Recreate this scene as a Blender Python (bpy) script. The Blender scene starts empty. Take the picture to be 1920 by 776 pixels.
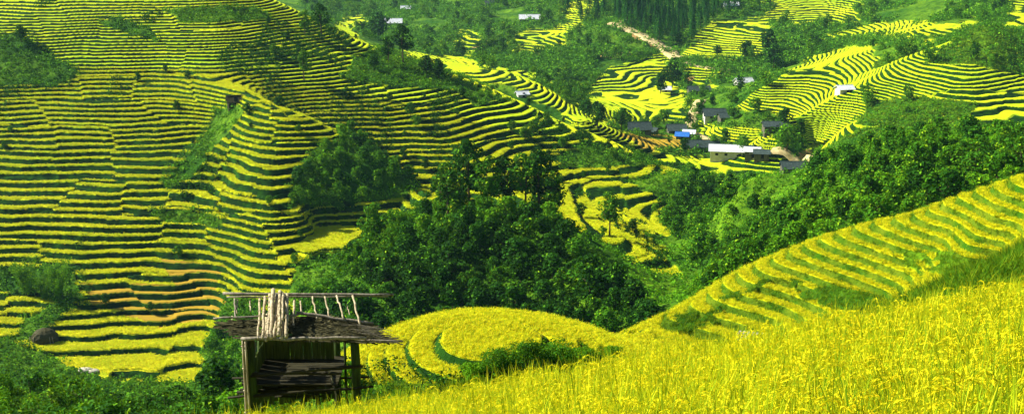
import bpy, bmesh, math, random, time
import numpy as np
from mathutils import Vector, Matrix
T0 = time.time()
rng = np.random.default_rng(7); random.seed(7)
S = bpy.context.scene
COL = S.collection
# ------------------------------------------------------------------ camera
F = 2318.0; PITCH = math.radians(14.7)
cam_d = bpy.data.cameras.new('camera'); cam = bpy.data.objects.new('camera', cam_d); COL.objects.link(cam)
cam_d.sensor_width = 36.0; cam_d.lens = F/1920*36.0; cam_d.clip_start = 0.1; cam_d.clip_end = 8000
cam.location = (0, 0, 0); cam.rotation_euler = (math.radians(90)-PITCH, 0, 0)
S.camera = cam
cp, sp = math.cos(PITCH), math.sin(PITCH)
def tz(v):                      # z per metre of forward distance for picture row v
    b = (388.0-np.asarray(v, float))/F
    return (-sp + b*cp)/(cp + b*sp)
def xa(u, v):                   # x per metre of forward distance
    b = (388.0-np.asarray(v, float))/F
    return (np.asarray(u, float)-960.0)/F/(cp + b*sp)
def proj(x, y, z):              # world -> picture
    f = y*cp - z*sp; up = y*sp + z*cp
    return 960.0 + F*x/f, 388.0 - F*up/f
# ------------------------------------------------------------------ noise
def _h(ix, iy, s):
    n = (ix.astype(np.int64)*374761393 + iy.astype(np.int64)*668265263 + s*1274126177) & 0xffffffff
    n = ((n ^ (n >> 13))*1274126177) & 0xffffffff
    n = n ^ (n >> 16)
    return (n & 0xffffff)/float(0xffffff)
def vnoise(x, y, s=0):
    x = np.asarray(x, float); y = np.asarray(y, float)
    ix = np.floor(x); iy = np.floor(y); fx = x-ix; fy = y-iy
    fx = fx*fx*(3-2*fx); fy = fy*fy*(3-2*fy)
    a = _h(ix, iy, s); b = _h(ix+1, iy, s); c = _h(ix, iy+1, s); d = _h(ix+1, iy+1, s)
    return (a*(1-fx)+b*fx)*(1-fy) + (c*(1-fx)+d*fx)*fy - 0.5
def fbm(x, y, s=0, o=3):
    r = 0; a = 1.0
    for k in range(o):
        r = r + a*vnoise(x*2**k, y*2**k, s+k*17); a *= 0.5
    return r
def smooth(e0, e1, x):
    t = np.clip((x-e0)/(e1-e0), 0, 1); return t*t*(3-2*t)
def inpoly(u, v, P):
    c = np.zeros(np.shape(u), bool); n = len(P)
    for i in range(n):
        x1, y1 = P[i]; x2, y2 = P[(i+1) % n]
        if y1 == y2: continue
        c ^= ((y1 > v) != (y2 > v)) & (u < (x2-x1)*(v-y1)/(y2-y1)+x1)
    return c
# ------------------------------------------------------------------ lie of the land: surveyed points (picture column, row, metres away)
PTS = []
def P(*a, dz=0.0):
    for (u, v, d) in a: PTS.append((float(xa(u, v)), math.log(d), float(tz(v)) + dz/d))
def W(*a):                      # world points
    for (x, y, z) in a: PTS.append((x/y, math.log(y), z/y))
def line(*a, n=3, dz=0.0):      # a ridge or rim, points joined
    for (p, q) in zip(a[:-1], a[1:]):
        for k in range(n):
            t = k/n; P(tuple(p[i]*(1-t)+q[i]*t for i in range(3)), dz=dz)
    P(a[-1], dz=dz)
# A: rice slope underfoot (plane falling away, higher to the right)
CAN = 1.35                      # crop height
def planeA(x, y): return -1.35 - 0.352*y + 0.21*x
for a in (-0.95, -0.7, -0.5, -0.3, -0.15, 0.0, 0.12, 0.25, 0.38, 0.5, 0.7, 0.95):
    for d in (1.0, 2.0, 4.0, 8.0, 14.0, 20.0, 25.0):
        W((a*d, d, planeA(a*d, d)-CAN))
edgeA = [(-500, 900), (-200, 850), (200, 800), (450, 762), (700, 742), (900, 722), (1090, 690), (1280, 655), (1450, 628), (1600, 612), (1760, 580), (1920, 545), (2150, 480), (2500, 380)]
line(*[(u, v, 30.0) for u, v in edgeA], n=3, dz=-CAN)
for u, v in edgeA:
    t = float(tz(v)); x = float(xa(u, v))
    if u < 1500:
        W((x*33, 33, t*30-CAN-2.2), (x*40, 40, t*30-CAN-7.0))
    else:
        W((x*33, 33, t*30-CAN-1.2))
# bright bank on the right
P((1700, 578, 40), (1800, 535, 40), (1920, 470, 42), (2150, 400, 42), (1850, 530, 36), (1920, 495, 37), (1620, 610, 38))
P((1720, 600, 52), (1840, 545, 54), (1920, 500, 55), (2150, 430, 55))
# B: rounded rice mound
line((690, 616, 80), (740, 598, 82), (800, 584, 84), (862, 579, 85), (950, 592, 86), (1040, 618, 88), (1135, 634, 90), (1260, 645, 88), n=2)
P((930, 634, 66), (860, 625, 70), (1020, 645, 67), (760, 630, 77), (700, 650, 78.5), (668, 640, 83), (668, 690, 80), (700, 716, 78), (740, 722, 75), (790, 692, 72.5), (850, 710, 69),
  (860, 660, 68.5), (950, 672, 66), (1000, 705, 64), (1080, 700, 63), (1120, 668, 68), (1200, 690, 66), (930, 735, 62), (750, 745, 70), (660, 735, 76), (1230, 660, 74))
for (u, v, d) in ((690, 616, 80), (800, 584, 84), (862, 579, 85), (950, 592, 86), (1040, 618, 88), (1135, 634, 90)):
    z = float(tz(v))*d; x = float(xa(u, v))
    W((x*(d+9), d+9, z-6.5), (x*(d+22), d+22, z-19), (x*(d+42), d+42, z-31))
# lower left: bushy bank and its drop
for u, v in ((-400, 700), (-200, 700), (0, 705), (120, 745), (250, 757), (400, 745), (560, 740)):
    x = float(xa(u, v)); z = float(tz(v))*95
    P((u, v+28, 92), (u, v+62, 86), (u, v+110, 76))
    W((x*108, 108, z-9), (x*130, 130, z-26), (x*165, 165, z-42))
    W((x*55, 55, -27.0))
# C: right hand terraced hill
line((1140, 634, 94), (1220, 600, 96), (1300, 562, 98), (1380, 512, 100), (1450, 484, 100), (1530, 452, 99), (1620, 426, 97), (1700, 410, 95), (1800, 374, 92.5), (1920, 332, 90), (2150, 250, 87), (2500, 150, 84), n=3)
P((1640, 600, 86), (1550, 560, 91), (1340, 640, 90), (1270, 625, 92), (1420, 655, 87), (1400, 700, 83), (1500, 700, 79), (1300, 700, 82), (1760, 460, 90), (1850, 500, 84), (1920, 440, 82), (2150, 330, 80), (1450, 600, 91), (1620, 500, 92.5), (1500, 520, 95),
  (1720, 540, 83), (1800, 500, 84), (1400, 560, 94.5), (1500, 640, 84), (1640, 640, 72), (1760, 570, 70), (1920, 500, 70), (2150, 400, 70), (1850, 430, 86.5))
for (u, v, d) in ((1140, 634, 94), (1300, 562, 98), (1450, 484, 100), (1620, 426, 97), (1800, 374, 92.5), (1920, 332, 90), (2150, 250, 87), (2500, 150, 84)):
    z = float(tz(v))*d; x = float(xa(u, v))
    W((x*(d+7), d+7, z-4.0), (x*(d+20), d+20, z-15))
# gully between C and the wooded slopes
W((14, 130, -54), (24, 125, -50), (34, 122, -46), (46, 125, -42), (60, 130, -38))
P((1250, 604, 150))
# right wooded slope
P((1340, 545, 140), (1400, 500, 160), (1500, 445, 172), (1600, 400, 178), (1700, 372, 180), (1800, 350, 176), (1920, 310, 172), (2150, 240, 170),
  (1450, 440, 200), (1560, 350, 205), (1700, 305, 205), (1840, 285, 200), (1920, 272, 196), (2150, 200, 195), (1520, 330, 232), (1620, 285, 228), (1750, 268, 225), (1840, 255, 222), (1920, 245, 220), (2150, 180, 220), (1420, 420, 240))
W((48, 250, -60), (75, 250, -56), (105, 250, -54), (60, 285, -74), (90, 290, -72), (125, 290, -68))
# gully beyond C, left of the wooded slope
P((1330, 520, 195), (1320, 470, 245), (1390, 440, 285), (1300, 430, 300), (1360, 395, 325), (1440, 385, 330))
# D: wooded spur in the middle
line((600, 548, 214), (650, 500, 216), (710, 452, 214), (800, 412, 208), (900, 398, 205), (1000, 402, 202), (1060, 420, 198), (1130, 462, 192), (1200, 510, 186), (1260, 560, 178), (1290, 585, 170), n=3)
P((800, 480, 192), (900, 500, 187), (1000, 500, 184), (700, 540, 192), (800, 580, 176), (900, 600, 172), (1000, 600, 168), (1100, 560, 168), (1180, 580, 162), (1150, 520, 178), (650, 600, 186), (620, 690, 170))
for (u, v, d) in ((600, 548, 214), (710, 452, 214), (800, 412, 208), (900, 398, 205), (1000, 402, 202), (1130, 462, 192), (1200, 510, 186)):
    z = float(tz(v))*d; x = float(xa(u, v)); W((x*(d+11), d+11, z-4.5))
# narrow yellow spur behind D
line((1040, 388, 262), (1080, 392, 256), (1130, 422, 246), (1180, 450, 238), (1220, 480, 230), (1265, 512, 222), (1312, 548, 212), n=3)
P((1090, 440, 236), (1120, 470, 230), (1160, 500, 222), (1210, 530, 214), (1150, 405, 262), (1200, 430, 262), (1260, 470, 255))
# left hill, lowest fields
P(*[(u, v, d) for u in (-400, -200, 0, 150, 300, 420) for v, d in ((720, 215), (660, 228), (600, 240), (540, 250))])
P((500, 650, 226), (520, 600, 234), (540, 540, 244), (440, 560, 246))
P(*[(u, v, d) for u in (-400, -200, 0, 150, 300) for v, d in ((500, 257), (450, 266), (400, 275))])
P((450, 500, 252), (480, 450, 259), (560, 500, 249), (400, 400, 272), (400, 450, 264), (440, 530, 246), (540, 450, 259))
P((600, 470, 260), (660, 440, 269), (600, 432, 271), (700, 400, 275), (660, 480, 255), (620, 540, 236))
P(*[(u, v, d) for u in (-400, -200, 0, 150, 300) for v, d in ((350, 286), (300, 297), (250, 309), (200, 322))])
P(*[(u, v, d) for u in (-400, -200, 0, 150, 300) for v, d in ((-60, 418), (-200, 480))])
P(*[(u, v, d) for u in (-400, -200, 0, 150, 300, 420) for v, d in ((50, 366), (0, 388))])
P((100, 140, 342), (200, 150, 338), (300, 170, 330), (-200, 140, 342), (400, 250, 310), (400, 350, 284), (-400, 140, 342))
# pyramid shaped spur and ridge one
line((300, 128, 346), (380, 150, 333), (430, 168, 322), (480, 186, 308), (520, 203, 304), (560, 218, 302), (640, 256, 295), (720, 302, 287), (790, 345, 279), (850, 385, 269), n=3)
P((490, 240, 294), (500, 300, 282), (560, 300, 284), (640, 320, 284), (700, 350, 281), (570, 360, 275), (430, 300, 290), (500, 350, 273), (500, 400, 265), (570, 400, 267), (640, 380, 276), (760, 380, 281), (780, 410, 268), (430, 240, 304), (420, 360, 276))
# slope beyond ridge one
for (u, v, d) in ((560, 218, 302), (640, 256, 295), (720, 302, 287), (790, 345, 279), (850, 385, 269)):
    z = float(tz(v))*d; x = float(xa(u, v)); W((x*(d+9), d+9, z-7.0), (x*(d+17), d+17, z-8.5))
P((520, 185, 338), (600, 215, 336), (700, 270, 328), (780, 318, 316), (860, 365, 302), (600, 150, 350), (700, 200, 340), (800, 250, 330), (900, 300, 318), (1000, 360, 298), (950, 385, 288),
  (500, 120, 352), (600, 90, 376), (700, 150, 358), (800, 190, 350), (900, 230, 346), (1000, 280, 336), (1100, 320, 326), (1200, 380, 306), (1100, 375, 300), (1240, 420, 292), (430, 80, 360), (520, 60, 378),
  (430, 20, 384))
# ridge two
line((470, -20, 410), (520, 0, 410), (590, 32, 404), (660, 66, 398), (740, 98, 393), (830, 132, 387), (900, 160, 381), (960, 192, 374), (1050, 230, 365), (1150, 266, 354), (1230, 300, 342), (1300, 336, 326), n=3)
for (u, v, d) in ((520, 0, 410), (590, 32, 404), (660, 66, 398), (740, 98, 393), (830, 132, 387), (960, 192, 374), (1050, 230, 365), (1150, 266, 354), (1230, 300, 342)):
    z = float(tz(v))*d; x = float(xa(u, v)); W((x*(d+25), d+25, z-9), (x*(d+60), d+60, z-24))
# narrow ridge three (yellow path, 640..1150)
line((700, 105, 560), (800, 112, 540), (860, 118, 520), (940, 132, 500), (1000, 155, 485), (1060, 190, 470), (1120, 228, 455), (1190, 262, 440), (1260, 300, 420), (1290, 318, 405), n=2)
P((900, 165, 470), (1000, 200, 452), (1080, 235, 430))
# village shelf and valley floor
P((1230, 240, 500), (1180, 250, 470), (1250, 262, 470), (1300, 270, 475), (1280, 232, 510), (1380, 280, 462), (1430, 285, 458), (1340, 235, 500), (1450, 260, 470), (1500, 292, 440),
  (1300, 200, 540), (1330, 300, 440), (1300, 318, 415), (1420, 318, 420), (1500, 318, 410), (1400, 330, 408), (1420, 372, 372), (1530, 300, 420))
# middle distance
P((1200, 200, 545), (1100, 180, 590), (1150, 150, 620), (1250, 150, 640), (1250, 120, 670), (1000, 130, 640), (900, 110, 680), (800, 95, 720), (700, 60, 800), (620, 40, 860), (560, 20, 900), (650, 20, 950),
  (750, 40, 850), (850, 60, 800), (950, 60, 780), (1050, 60, 780), (1150, 42, 760), (1000, 100, 700), (1100, 100, 680),
  (850, 0, 950), (700, 0, 1050), (560, -10, 1100), (1000, 0, 900), (1150, 0, 850), (1210, 60, 735), (1265, 112, 690), (1340, 130, 655), (1400, 145, 640), (1250, 50, 770), (1350, 30, 790), (1250, 0, 850), (1400, 0, 830))
P((600, -120, 1400), (800, -120, 1300), (1000, -120, 1150), (1200, -120, 1050), (1400, -120, 1000), (1700, -120, 950), (2000, -120, 850), (2400, -120, 800), (400, -150, 1300), (0, -230, 700), (-400, -260, 700))
# right hills
P((1300, 98, 690), (1370, 70, 720), (1440, 60, 725), (1370, 108, 680), (1450, 100, 670), (1340, 180, 570), (1380, 160, 590), (1450, 150, 600), (1550, 40, 780), (1650, 15, 800), (1550, 0, 850), (1540, 90, 680), (1600, 60, 720), (1340, 200, 530))
line((1830, 62, 520), (1780, 82, 508), (1720, 100, 496), (1640, 142, 476), (1570, 182, 458), (1500, 222, 442), (1480, 245, 432), n=2)
P((1700, 60, 570), (1760, 38, 620), (1620, 100, 550), (1560, 130, 530), (1480, 130, 530), (1500, 160, 508), (1420, 160, 512), (1400, 190, 500), (1480, 190, 494), (1390, 215, 487), (1450, 218, 480), (1580, 150, 505), (1660, 80, 580))
P((1700, 150, 455), (1700, 200, 430), (1800, 150, 440), (1800, 200, 415), (1900, 160, 440), (1900, 220, 400), (1650, 220, 412), (1580, 240, 410), (1750, 240, 392), (1560, 270, 392), (1660, 262, 380), (1900, 250, 380), (2150, 250, 370), (2150, 160, 430))
line((1850, 48, 500), (1900, 62, 500), (1960, 90, 500), (2150, 130, 500), n=2)
P((1850, 80, 478), (1830, 115, 464), (1900, 110, 470), (1950, 140, 465), (1780, 110, 474))
P((1850, 30, 640), (1950, 40, 620), (2150, 60, 600), (1900, 0, 720), (1750, 10, 740), (2150, 0, 700))
PTS = np.array(PTS)
def rbf_fit():
    X = PTS[:, :2]; y = PTS[:, 2]; c = 0.012
    D = np.sqrt(((X[:, None]-X[None])**2).sum(2) + c*c)
    n = len(X); A = np.zeros((n+3, n+3)); A[:n, :n] = D - np.eye(n)*0.0015
    A[:n, n] = 1; A[:n, n+1:] = X; A[n, :n] = 1; A[n+1:, :n] = X.T
    w = np.linalg.solve(A, np.concatenate([y, [0, 0, 0]])); return X, w, c
RX, RW, RC = rbf_fit()
def rbf_eval(a, s):
    a = np.asarray(a).ravel(); s = np.asarray(s).ravel(); out = np.empty(len(a)); n = len(RX)
    for i in range(0, len(a), 40000):
        A = a[i:i+40000]; Q = s[i:i+40000]
        D = np.sqrt((A[:, None]-RX[None, :, 0])**2 + (Q[:, None]-RX[None, :, 1])**2 + RC*RC)
        out[i:i+40000] = D @ RW[:n] + RW[n] + RW[n+1]*A + RW[n+2]*Q
    return out
# ------------------------------------------------------------------ grid (fan of rows and columns)
def cumgrid(segs):
    g = [segs[0][0]]
    for a, b, st in segs:
        n = max(1, int(round((b-a)/st))); g += list(a + (b-a)*np.arange(1, n+1)/n)
    return np.array(g)
QD = 1.0 if 'QUICK' not in globals() else QUICK
ACOL = cumgrid([(-1.0, -0.47, 0.01), (-0.47, 0.47, 0.00098*QD), (0.47, 1.0, 0.01)])
L_ = math.log
SROW = cumgrid([(0.0, L_(26), 0.02), (L_(26), L_(56), 0.008), (L_(56), L_(105), 0.0013*QD), (L_(105), L_(218), 0.003*QD), (L_(218), L_(425), 0.0009*QD), (L_(425), L_(760), 0.0013*QD), (L_(760), L_(1500), 0.004)])
CA = cumgrid([(-1.0, -0.47, 0.03), (-0.47, 0.47, 0.006), (0.47, 1.0, 0.03)]); CS = cumgrid([(0.0, L_(56), 0.05), (L_(56), L_(1500), 0.011)])
GA, GS = np.meshgrid(CA, CS)
COARSE = rbf_eval(GA, GS).reshape(GA.shape)
def cub_interp(tab, ga, gs, a, s):      # Catmull-Rom on an almost even grid
    fi = np.interp(a, ga, np.arange(len(ga))); fj = np.interp(s, gs, np.arange(len(gs)))
    i = np.clip(np.floor(fi).astype(int), 1, len(ga)-3); j = np.clip(np.floor(fj).astype(int), 1, len(gs)-3)
    x = fi-i; y = fj-j
    def w(t): return (-.5*t+t*t-.5*t**3, 1-2.5*t*t+1.5*t**3, .5*t+2*t*t-1.5*t**3, -.5*t*t+.5*t**3)
    wx = w(x); wy = w(y); r = 0
    for m in range(4):
        row = 0
        for n in range(4): row = row + wx[n]*tab[j+m-1, i+n-1]
        r = r + wy[m]*row
    return r
def base_z(x, y):
    y = np.maximum(y, 1.0); a = np.clip(x/y, -1, 1); s = np.clip(np.log(y), 0, L_(1500))
    t = cub_interp(COARSE, CA, CS, a, s)
    dx = x+1.5; dy = y-67.0; q2 = (dx/np.where(dx < 0, 11.0, 12.5))**2 + (dy/np.where(dy > 0, 13.0, 14.0))**2   # the round mound
    zb = -24.9 - 4.2*q2 + 0.25*fbm(x/9, y/9, 19, 2); w = 1-smooth(1.05, 1.7, np.sqrt(q2)); t = t*(1-w) + w*zb/y
    k = 0.04*smooth(40, 60, y) + 0.96*smooth(88, 135, y)
    return t*y + k*(fbm(x/46, y/46, 3)*(2.2-1.1*smooth(350, 500, y)) + fbm(x/14, y/14, 9, 2)*0.45*smooth(100, 300, y))
# ------------------------------------------------------------------ land use
WILD = [  # picture outline, nearest, farthest
 ([(-400, 70), (60, 66), (100, 100), (150, 135), (120, 165), (-400, 170)], 300, 420),
 ([(-400, 500), (150, 500), (168, 560), (130, 590), (80, 640), (50, 640), (60, 600), (120, 572), (90, 548), (-400, 546)], 200, 300),
 ([(545, 330), (590, 268), (650, 250), (700, 292), (776, 345), (740, 366), (650, 382), (545, 388)], 225, 330),
 ([(640, 150), (700, 92), (760, 84), (850, 136), (960, 190), (900, 196), (850, 160), (740, 165)], 300, 440),
 ([(1040, 285), (1110, 275), (1210, 285), (1240, 312), (1040, 312)], 290, 440),
 ([(205, 40), (240, 38), (290, 60), (300, 76), (250, 74)], 300, 440),
 ([(320, 20), (470, 12), (500, 36), (350, 48)], 300, 440),
 ([(405, 196), (440, 186), (452, 198), (425, 240), (380, 290), (330, 335), (300, 350), (290, 340), (360, 280), (390, 240)], 262, 360),
 ([(575, 480), (670, 470), (700, 420), (760, 380), (800, 400), (760, 470), (640, 620), (560, 560)], 200, 262),
 ([(-400, 640), (40, 640), (120, 690), (200, 712), (380, 720), (400, 640), (430, 560), (500, 560), (500, 800), (-400, 800)], 100, 262),
 ([(1180, 330), (1290, 330), (1440, 360), (1440, 560), (1290, 560), (1240, 500), (1200, 450), (1280, 430), (1270, 400)], 255, 400),
 ([(280, 390), (400, 392), (420, 415), (300, 412)], 225, 330),
]
TERR_FAR = [
 [(1285, 108), (1300, 80), (1350, 32), (1445, 30), (1452, 92), (1380, 114)],
 [(1362, 206), (1440, 150), (1570, 88), (1650, 85), (1640, 140), (1560, 195), (1490, 240), (1450, 215)],
 [(1480, 240), (1500, 212), (1640, 132), (1740, 84), (1800, 70), (1740, 122), (1640, 168), (1600, 245), (1480, 262)],
 [(1640, 176), (1690, 112), (1830, 118), (1940, 160), (1940, 262), (1822, 242), (1818, 192)],
 [(1545, 74), (1620, 42), (1830, 36), (1850, 47), (1760, 74)],
 [(1500, 280), (1520, 234), (1665, 236), (1660, 256), (1560, 286)],
 [(1298, 232), (1450, 255), (1455, 288), (1310, 262)], [(1262, 288), (1515, 296), (1500, 330), (1275, 326)], [(1165, 252), (1295, 256), (1300, 284), (1200, 278)],
 [(1090, 200), (1100, 160), (1130, 130), (1250, 100), (1265, 140), (1295, 195), (1290, 232), (1180, 236), (1130, 222)],
 [(590, 52), (690, 30), (700, 60), (655, 66), (735, 104), (640, 90)],

 [(940, 96), (990, 50), (1090, 44), (1075, 92), (960, 108)], [(1040, 10), (1100, -10), (1130, 10), (1060, 50)],
 [(700, 98), (800, 104), (900, 112), (1000, 140), (1100, 210), (1200, 256), (1305, 330), (1180, 290), (1050, 215), (950, 165), (830, 140)],
 [(1275, 128), (1372, 142), (1340, 168), (1280, 162)],
 [(1405, -10), (1640, -20), (1600, 44), (1450, 40)], [(1440, 366), (1500, 362), (1500, 388), (1420, 386)],
 [(860, 70), (905, 60), (900, 108), (840, 110)], [(1880, -30), (2300, -30), (2300, 50), (1890, 60)],
]
GREENISH = [[(480, 100), (640, 130), (960, 230), (1270, 340), (1270, 420), (900, 400), (500, 190)], [(1640, 176), (1690, 112), (1830, 118), (1940, 160), (1940, 262), (1822, 242)],
            [(1298, 232), (1450, 255), (1455, 288), (1310, 262)], [(1500, 280), (1520, 234), (1665, 236), (1560, 286)], [(-400, 170), (180, 165), (240, 260), (60, 330), (-400, 340)], [(1380, 205), (1450, 165), (1560, 170), (1500, 225)]]
DRYP = [[(165, 528), (330, 545), (420, 555), (440, 600), (300, 618), (180, 575)], [(1165, 252), (1295, 256), (1300, 284), (1200, 278)], [(300, 480), (420, 500), (400, 552), (340, 550)]]
HN = {}
def landuse(x, y, z0):
    """returns terraced amount, ripeness, dryness, step height, riser share, crop height"""
    u, v = proj(x, y, z0)
    j = smooth(80, 200, y)
    u = u + (fbm(x/11, y/11, 31, 3)*22 + fbm(x/34, y/34, 35, 2)*34)*j; v = v + (fbm(x/11, y/11, 32, 3)*12 + fbm(x/34, y/34, 36, 2)*12)*j
    n = x.shape
    terr = np.zeros(n); ripe = np.where(y > 150, 0.52-0.17*smooth(262, 300, y), 0.9); dry = np.zeros(n); h = np.ones(n)*0.86; r = np.where(y > 200, 0.33+0.10*smooth(265, 310, y), 0.33); crop = np.ones(n)*0.3
    A = y < 31; 
    Bm = (y >= 52) & (y < 93) & (u > 640) & (u < 1262)
    Bm &= ~inpoly(u, v, [(840, 716), (900, 696), (960, 662), (1060, 652), (1110, 680), (1140, 720), (1200, 820), (600, 820), (640, 722)])
    terr[Bm] = 1; h[Bm] = 0.43; r[Bm] = 0.26; crop[Bm] = 0.05
    Cm = (y >= 64) & (y < 103) & (u >= 1120)
    Cw = inpoly(u, v, [(1480, 520), (1540, 530), (1640, 548), (1700, 600), (1600, 590), (1500, 560)]) | inpoly(u, v, [(1690, 470), (1800, 470), (1860, 500), (1850, 530), (1700, 500)]) | inpoly(u, v, [(1240, 600), (1310, 572), (1440, 520), (1460, 530), (1330, 612), (1250, 625)]) & (fbm(x/2, y/2, 5) > 0.0)
    Cm &= ~(inpoly(u, v, [(1640, 640), (1800, 560), (1930, 500), (2600, 400), (2600, 700), (1600, 700)]))
    terr[Cm] = 1; h[Cm] = 0.62; r[Cm] = 0.31; crop[Cm] = 0.05
    terr[Cm & Cw & (fbm(x/1.3, y/1.3, 15) > -0.15)] = 0
    Sp = (y > 205) & (y < 275) & inpoly(u, v, [(1030, 380), (1090, 370), (1180, 400), (1330, 555), (1300, 560), (1200, 500), (1110, 440), (1090, 500), (1050, 430)])
    terr[Sp] = 1; h[Sp] = 0.9; r[Sp] = 0.3
    Lh = (y > 216) & (y < 430) & ((u < 660) | (y > 238)) & ((u < 1290) | (v < 230))
    Lh &= ~((u > 640) & (y < 262) & (v > 385) )
    terr[Lh] = 1
    for Pg, d0, d1 in WILD:
        terr[inpoly(u, v, Pg) & (y > d0) & (y < d1) & ~Sp] = 0
    far = y > 395
    fT = np.zeros(n, bool)
    for Pg in TERR_FAR: fT |= inpoly(u, v, Pg)
    fT &= far & ((y > 430) | (u > 1290) | (v < 0))
    terr[far & ((y > 432) | (u > 1290))] = 0; terr[fT] = 1; h[fT] = 0.72; r[fT] = 0.42; ripe[fT] = .25
    low = (y < 243) & (y > 205) & (u < 460); r[low & (terr > .5)] = 0.13; ripe[low] = .95
    g = np.zeros(n, bool)
    for Pg in GREENISH: g |= inpoly(u, v, Pg)
    ripe[g & (y > 200)] = 0.3
    for Pg in DRYP: dry[inpoly(u, v, Pg) & (y > 200)] = 1
    terr[A] = 0
    flat = inpoly(u, v, [(548, 462), (600, 425), (665, 424), (680, 440), (640, 480), (590, 478)]) & (y > 225) & (y < 275)
    terr[flat] = 1; HN['flat'] = flat
    return terr, ripe, dry, h, r, crop, u, v
SOIL = [([(1494, 285), (1515, 276), (1535, 286), (1540, 305), (1500, 300)], 380, 480), ([(1826, 291), (1855, 291), (1848, 308), (1832, 306)], 150, 400), ([(1900, 272), (1990, 240), (1990, 290), (1900, 302), (1880, 300)], 120, 400),
 ([(1180, 50), (1240, 78), (1262, 96), (1275, 112), (1256, 108), (1230, 88), (1180, 66)], 500, 900), ([(1295, 150), (1312, 152), (1305, 163), (1290, 160)], 500, 700), ([(1128, 98), (1180, 100), (1160, 110), (1120, 108)], 500, 900), ([(880, 95), (920, 70), (935, 76), (900, 100)], 500, 900)]
def dirt(x, y, u, v):
    m = np.zeros(x.shape)
    for Pg, d0, d1 in SOIL: m[inpoly(u, v, Pg) & (y > d0) & (y < d1)] = 1
    return m
def tooth(L, r):                # one step per unit: flat bed, then a steep bank
    n = np.floor(L); f = L-n
    return n + smooth(1-r, 0.995, f)
ZH = np.arange(-130.0, 60.0, 0.5); HH = np.interp(ZH, [-86, -80, -66, -60, -48, -40], [1.1, 1.25, 1.15, 0.84, 0.74, 0.66]); LH = np.concatenate([[0], np.cumsum(0.5/((HH[1:]+HH[:-1])/2))]) - 100.0
PYR = [(480, 180), (650, 250), (870, 385), (760, 410), (560, 400), (300, 385), (300, 345), (380, 270), (436, 215)]
_x, _y = np.meshgrid(np.linspace(-12, 5, 60), np.linspace(58, 84, 60)); _m = (base_z(_x, _y)/0.43).max()
PHB = 0.62 - (_m - math.floor(_m)) - 0.05
def shape(x, y):
    z0 = base_z(x, y)
    terr, ripe, dry, h, r, crop, u, v = landuse(x, y, z0)
    B = (y < 110)
    wob = np.where(B, np.where(x < 11, 0.05, 0.5), 0.85)*fbm(x/24, y/24, 41, 3) + np.where(B, 0.04, 0.12)*fbm(x/5, y/5, 43, 2) + np.where(B, 0, 0.4)*fbm(x/9, y/45, 44, 2)
    # parcels: beds of neighbouring parcels do not line up
    lev = np.floor(z0/4.3 + 0.9*fbm(x/40, y/40, 49, 1)); ang = x/np.maximum(y, 1)*20 + 0.9*fbm(x/30, y/30, 47, 2) + 5*_h(lev, lev*0, 5)
    cell = np.floor(ang)
    ph = np.where(y > 200, (_h(cell, lev, 77)-0.5)*0.6, 0.0)
    hill = (y > 200) & (y < 432); kL = np.where(inpoly(u, v, PYR) & (y > 240) & (y < 312), 0.70, 1.0); gz = np.where(hill, np.interp(z0, ZH, LH)*kL, z0/h + np.where((y < 93) & (x < 11), PHB, 0))
    L = gz + wob + ph
    r2 = np.clip(r*(1+0.8*fbm(x/18, y/18, 51, 2)), 0.06, 0.6)
    fl = HN['flat']; Lf = float(np.interp(-76.3, ZH, LH)); L = np.where(fl, math.floor(Lf)+0.3, L); kL = np.where(fl, 1.0, kL); wob = np.where(fl, 0, wob); ph = np.where(fl, 0, ph)
    f = L-np.floor(L)
    tt = tooth(L, r2)-ph*0.999-wob*0.6; zt = np.where(hill, np.interp(tt/kL, LH, ZH), (tt-np.where((y < 93) & (x < 11), PHB, 0))*h)
    bed = (f > 0.03) & (f < 1-r2-0.02)
    zt = zt + np.where(bed, crop, 0.0)
    rough = 0.25*fbm(x/1.7, y/1.7, 61, 2)*smooth(60, 140, y)
    wild = z0 + rough*2.2 + smooth(120, 300, y)*1.0*fbm(x/5, y/5, 63, 2)
    near = y < 60
    wild = np.where(near, z0 + 0.12*fbm(x/0.8, y/0.8, 65, 2), wild)
    # water-worn banks get a little roughness too
    zt = zt + np.where(bed, 0.0, 0.10*fbm(x/0.9, y/0.9, 66, 2))
    return np.where(terr > .5, zt, wild), L, r2, terr, ripe, dry, u, v, z0
print('rbf', time.time()-T0)
ca, cs = np.meshgrid(ACOL, SROW)
GY = np.exp(cs); GX = ca*GY
GZ = np.empty_like(GX); ATT = np.empty(GX.shape+(8,), np.float32)
for i in range(0, GX.shape[0], 200):
    sl = slice(i, i+200)
    z, L, r2, terr, ripe, dry, u, v, z0 = shape(GX[sl], GY[sl])
    GZ[sl] = z; ATT[sl] = np.stack([L - np.floor(L/64)*64, r2, terr, ripe, dry, u, v, dirt(GX[sl], GY[sl], u, v)], -1)
print('grid', GX.shape, time.time()-T0)
def bilin(tab, x, y):
    y = np.maximum(np.asarray(y, float), 1.0); x = np.asarray(x, float)
    fi = np.interp(x/y, ACOL, np.arange(len(ACOL))); fj = np.interp(np.log(y), SROW, np.arange(len(SROW)))
    i = np.clip(fi.astype(int), 0, len(ACOL)-2); j = np.clip(fj.astype(int), 0, len(SROW)-2); p = fi-i; q = fj-j
    return (tab[j, i]*(1-p)+tab[j, i+1]*p)*(1-q) + (tab[j+1, i]*(1-p)+tab[j+1, i+1]*p)*q
def ground(x, y): return bilin(GZ, x, y)
def nearest(k, x, y):
    i = np.clip(np.round(np.interp(x/np.maximum(y, 1), ACOL, np.arange(len(ACOL)))).astype(int), 0, len(ACOL)-1)
    j = np.clip(np.round(np.interp(np.log(np.maximum(y, 1)), SROW, np.arange(len(SROW)))).astype(int), 0, len(SROW)-1)
    return ATT[j, i, k]
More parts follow.
